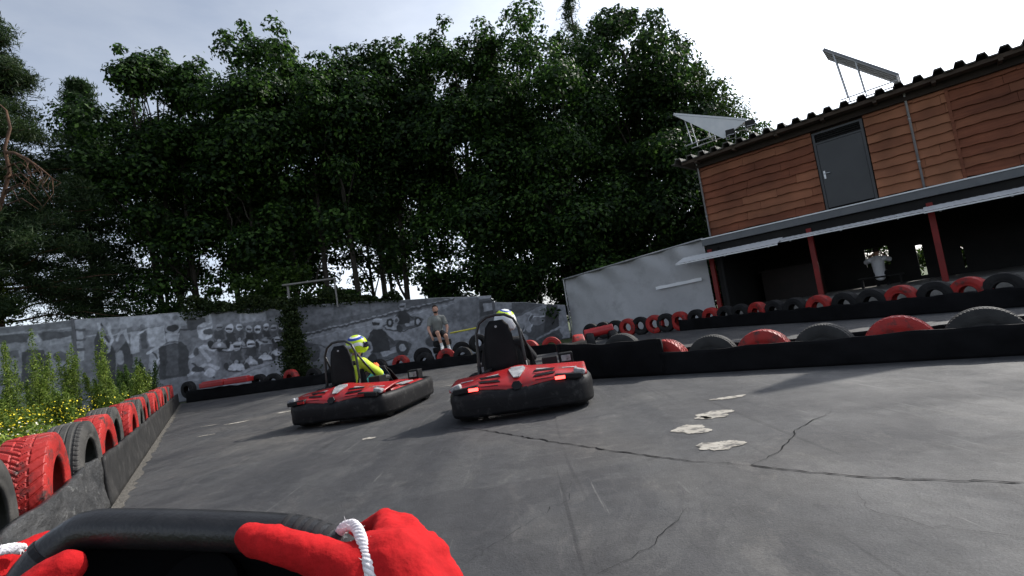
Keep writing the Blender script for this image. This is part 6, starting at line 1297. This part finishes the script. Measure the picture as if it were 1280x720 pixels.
# fraying white elastic, laid over the glove
def cord(pts, par, r=.0026):
    P = [W(p) for p in pts]; Q = []
    for i in range(len(P) - 1):
        for k in range(10): Q.append(P[i].lerp(P[i + 1], k / 10))
    Q.append(P[-1]); Q2 = []
    for i in range(len(Q)): Q2.append(sum(Q[max(0, i - 5):i + 6], Vector()) / len(Q[max(0, i - 5):i + 6]))
    b = MB(); up = wn_
    for ph in range(4):
        pts_ = []
        for i, q in enumerate(Q2):
            t = (Q2[min(i + 1, len(Q2) - 1)] - Q2[max(0, i - 1)]).normalized(); s_ = t.cross(up).normalized(); a = i * .55 + ph * PI / 2
            pts_.append(q + s_ * math.cos(a) * r * .95 + up * math.sin(a) * r * .5)
        b.tube(pts_, r * .72, 6)
    rr = random.Random(4)
    for i in range(0, len(Q2), 2):
        a = Vector((rr.gauss(0, 1), rr.gauss(0, 1), rr.gauss(0, 1))).normalized(); b.tube([Q2[i], Q2[i] + a * r * 1.6, Q2[i] + a * r * 2.4 + Vector((0, 0, r * .4))], [.0004, .0003, .0001], 4)
    return b.build('elastic_hem', M_cord, par, smooth=True, fix=False)
off = T * .030
cpt = [V(-.208, .512, .712) + T * .006, V(-.205, .513, .719) + T * .012, V(-.195, .513, .723) + T * .016, V(-.184, .512, .720) + T * .024, V(-.176, .506, .710) + T * .031, V(-.169, .499, .698) + T * .036, V(-.164, .490, .690) + T * .040, V(-.158, .480, .668) + T * .040]
cR = cord(cpt, glR, .0034)
M_seam = mat('pale_seam', (.45, .36, .32), rough=.9)
b = MB(); b.tube([W(thb[i] + V(-.004, 0, -.0125 - .001 * i) + T * .006) for i in range(4)], .0013, 5); b.build('seam', M_seam, glR, smooth=True)
# left hand
tl = [V(-.470, .514, .722) + T * .022, V(-.484, .509, .711) + T * .026, V(-.503, .500, .693) + T * .028, V(-.525, .488, .670) + T * .022, V(-.555, .48, .665) + T * .01]; rs = [.0175, .020, .0205, .023, .028]
sl_ = [(tl[i], rs[i], tl[i + 1], rs[i + 1]) for i in range(4)]
pl_ = V(-.575, .49, .695); wl_ = V(-.63, .42, .60)
kl = [V(-.568, .530, .735), V(-.590, .524, .724), V(-.606, .514, .708), V(-.616, .50, .69)]
sl_ += [(pl_, .034, wl_, .030), (tl[4], .028, pl_, .033)] + [(pl_, .033, k_, .019) for k_ in kl]
for i, k_ in enumerate(kl):
    m1 = k_ + V(.014, .036, .004 - .003 * i); m2 = m1 + V(.03, .010, -.014); m3 = m2 + V(.022, -.018, -.014)
    sl_ += [(k_, .0165, m1, .0135), (m1, .0135, m2, .0125), (m2, .0125, m3, .0115)]
glL = glove(sl_, 'glove', None); glL['label'] = 'red glove of the left hand, half out of view'
cord([V(-.572, .520, .722) + T * .022, V(-.566, .524, .735) + T * .022, V(-.556, .526, .744) + T * .018, V(-.546, .527, .748) + T * .010, V(-.538, .526, .746) + T * .0], glL, .0034)
for wv, ev, nm in ((wrs, V(-.02, .16, .47), 'right'), (wl_, V(-.70, .14, .47), 'left')):
    o = capsules([(W(wv), .034, W(wv.lerp(ev, .25)), .044), (W(wv.lerp(ev, .25)), .044, W(ev), .055)], 'sleeve', M_blackcloth, DR, .008, 3)
# own kart's front: dark shield and tray below the wheel
OK_ = empty('go_kart', (-.35, .9, 0), 0, 'front of the own kart, black shield hidden behind the steering wheel', 'go kart', 'go karts on the track')
rows = []
for z, w, y in [(.12, .20, -.22), (.30, .19, -.20), (.46, .16, -.18), (.55, .12, -.15), (.56, .10, -.12), (.4, .14, -.02), (.2, .16, .05)]: rows.append([(a * w, y + .05 * (1 - a * a), z) for a in np.linspace(-1, 1, 9)])
b = MB(); b.grid(rows); o = b.build('front_fairing', M_blk, OK_, smooth=True); solidify(o, .012)
b = MB(); b.b2((-.3, -1.2, .06), (.3, .2, .08)); b.build('floor_tray', M_blk, OK_)
b = MB(); b.tube([(-.68, -1.0, .2), (-.68, .1, .2), (-.6, .45, .2), (-.4, .6, .2), (.4, .6, .2), (.6, .45, .2), (.68, .1, .2), (.68, -1.0, .2)], .09, 12); 
for sx in (-1, 1):
    b2_ = MB(); b2_.box((sx * .48, -.45, .2), (.28, .9, .2)); b2_.build('side_pod', M_redb, OK_, bevel=.05)
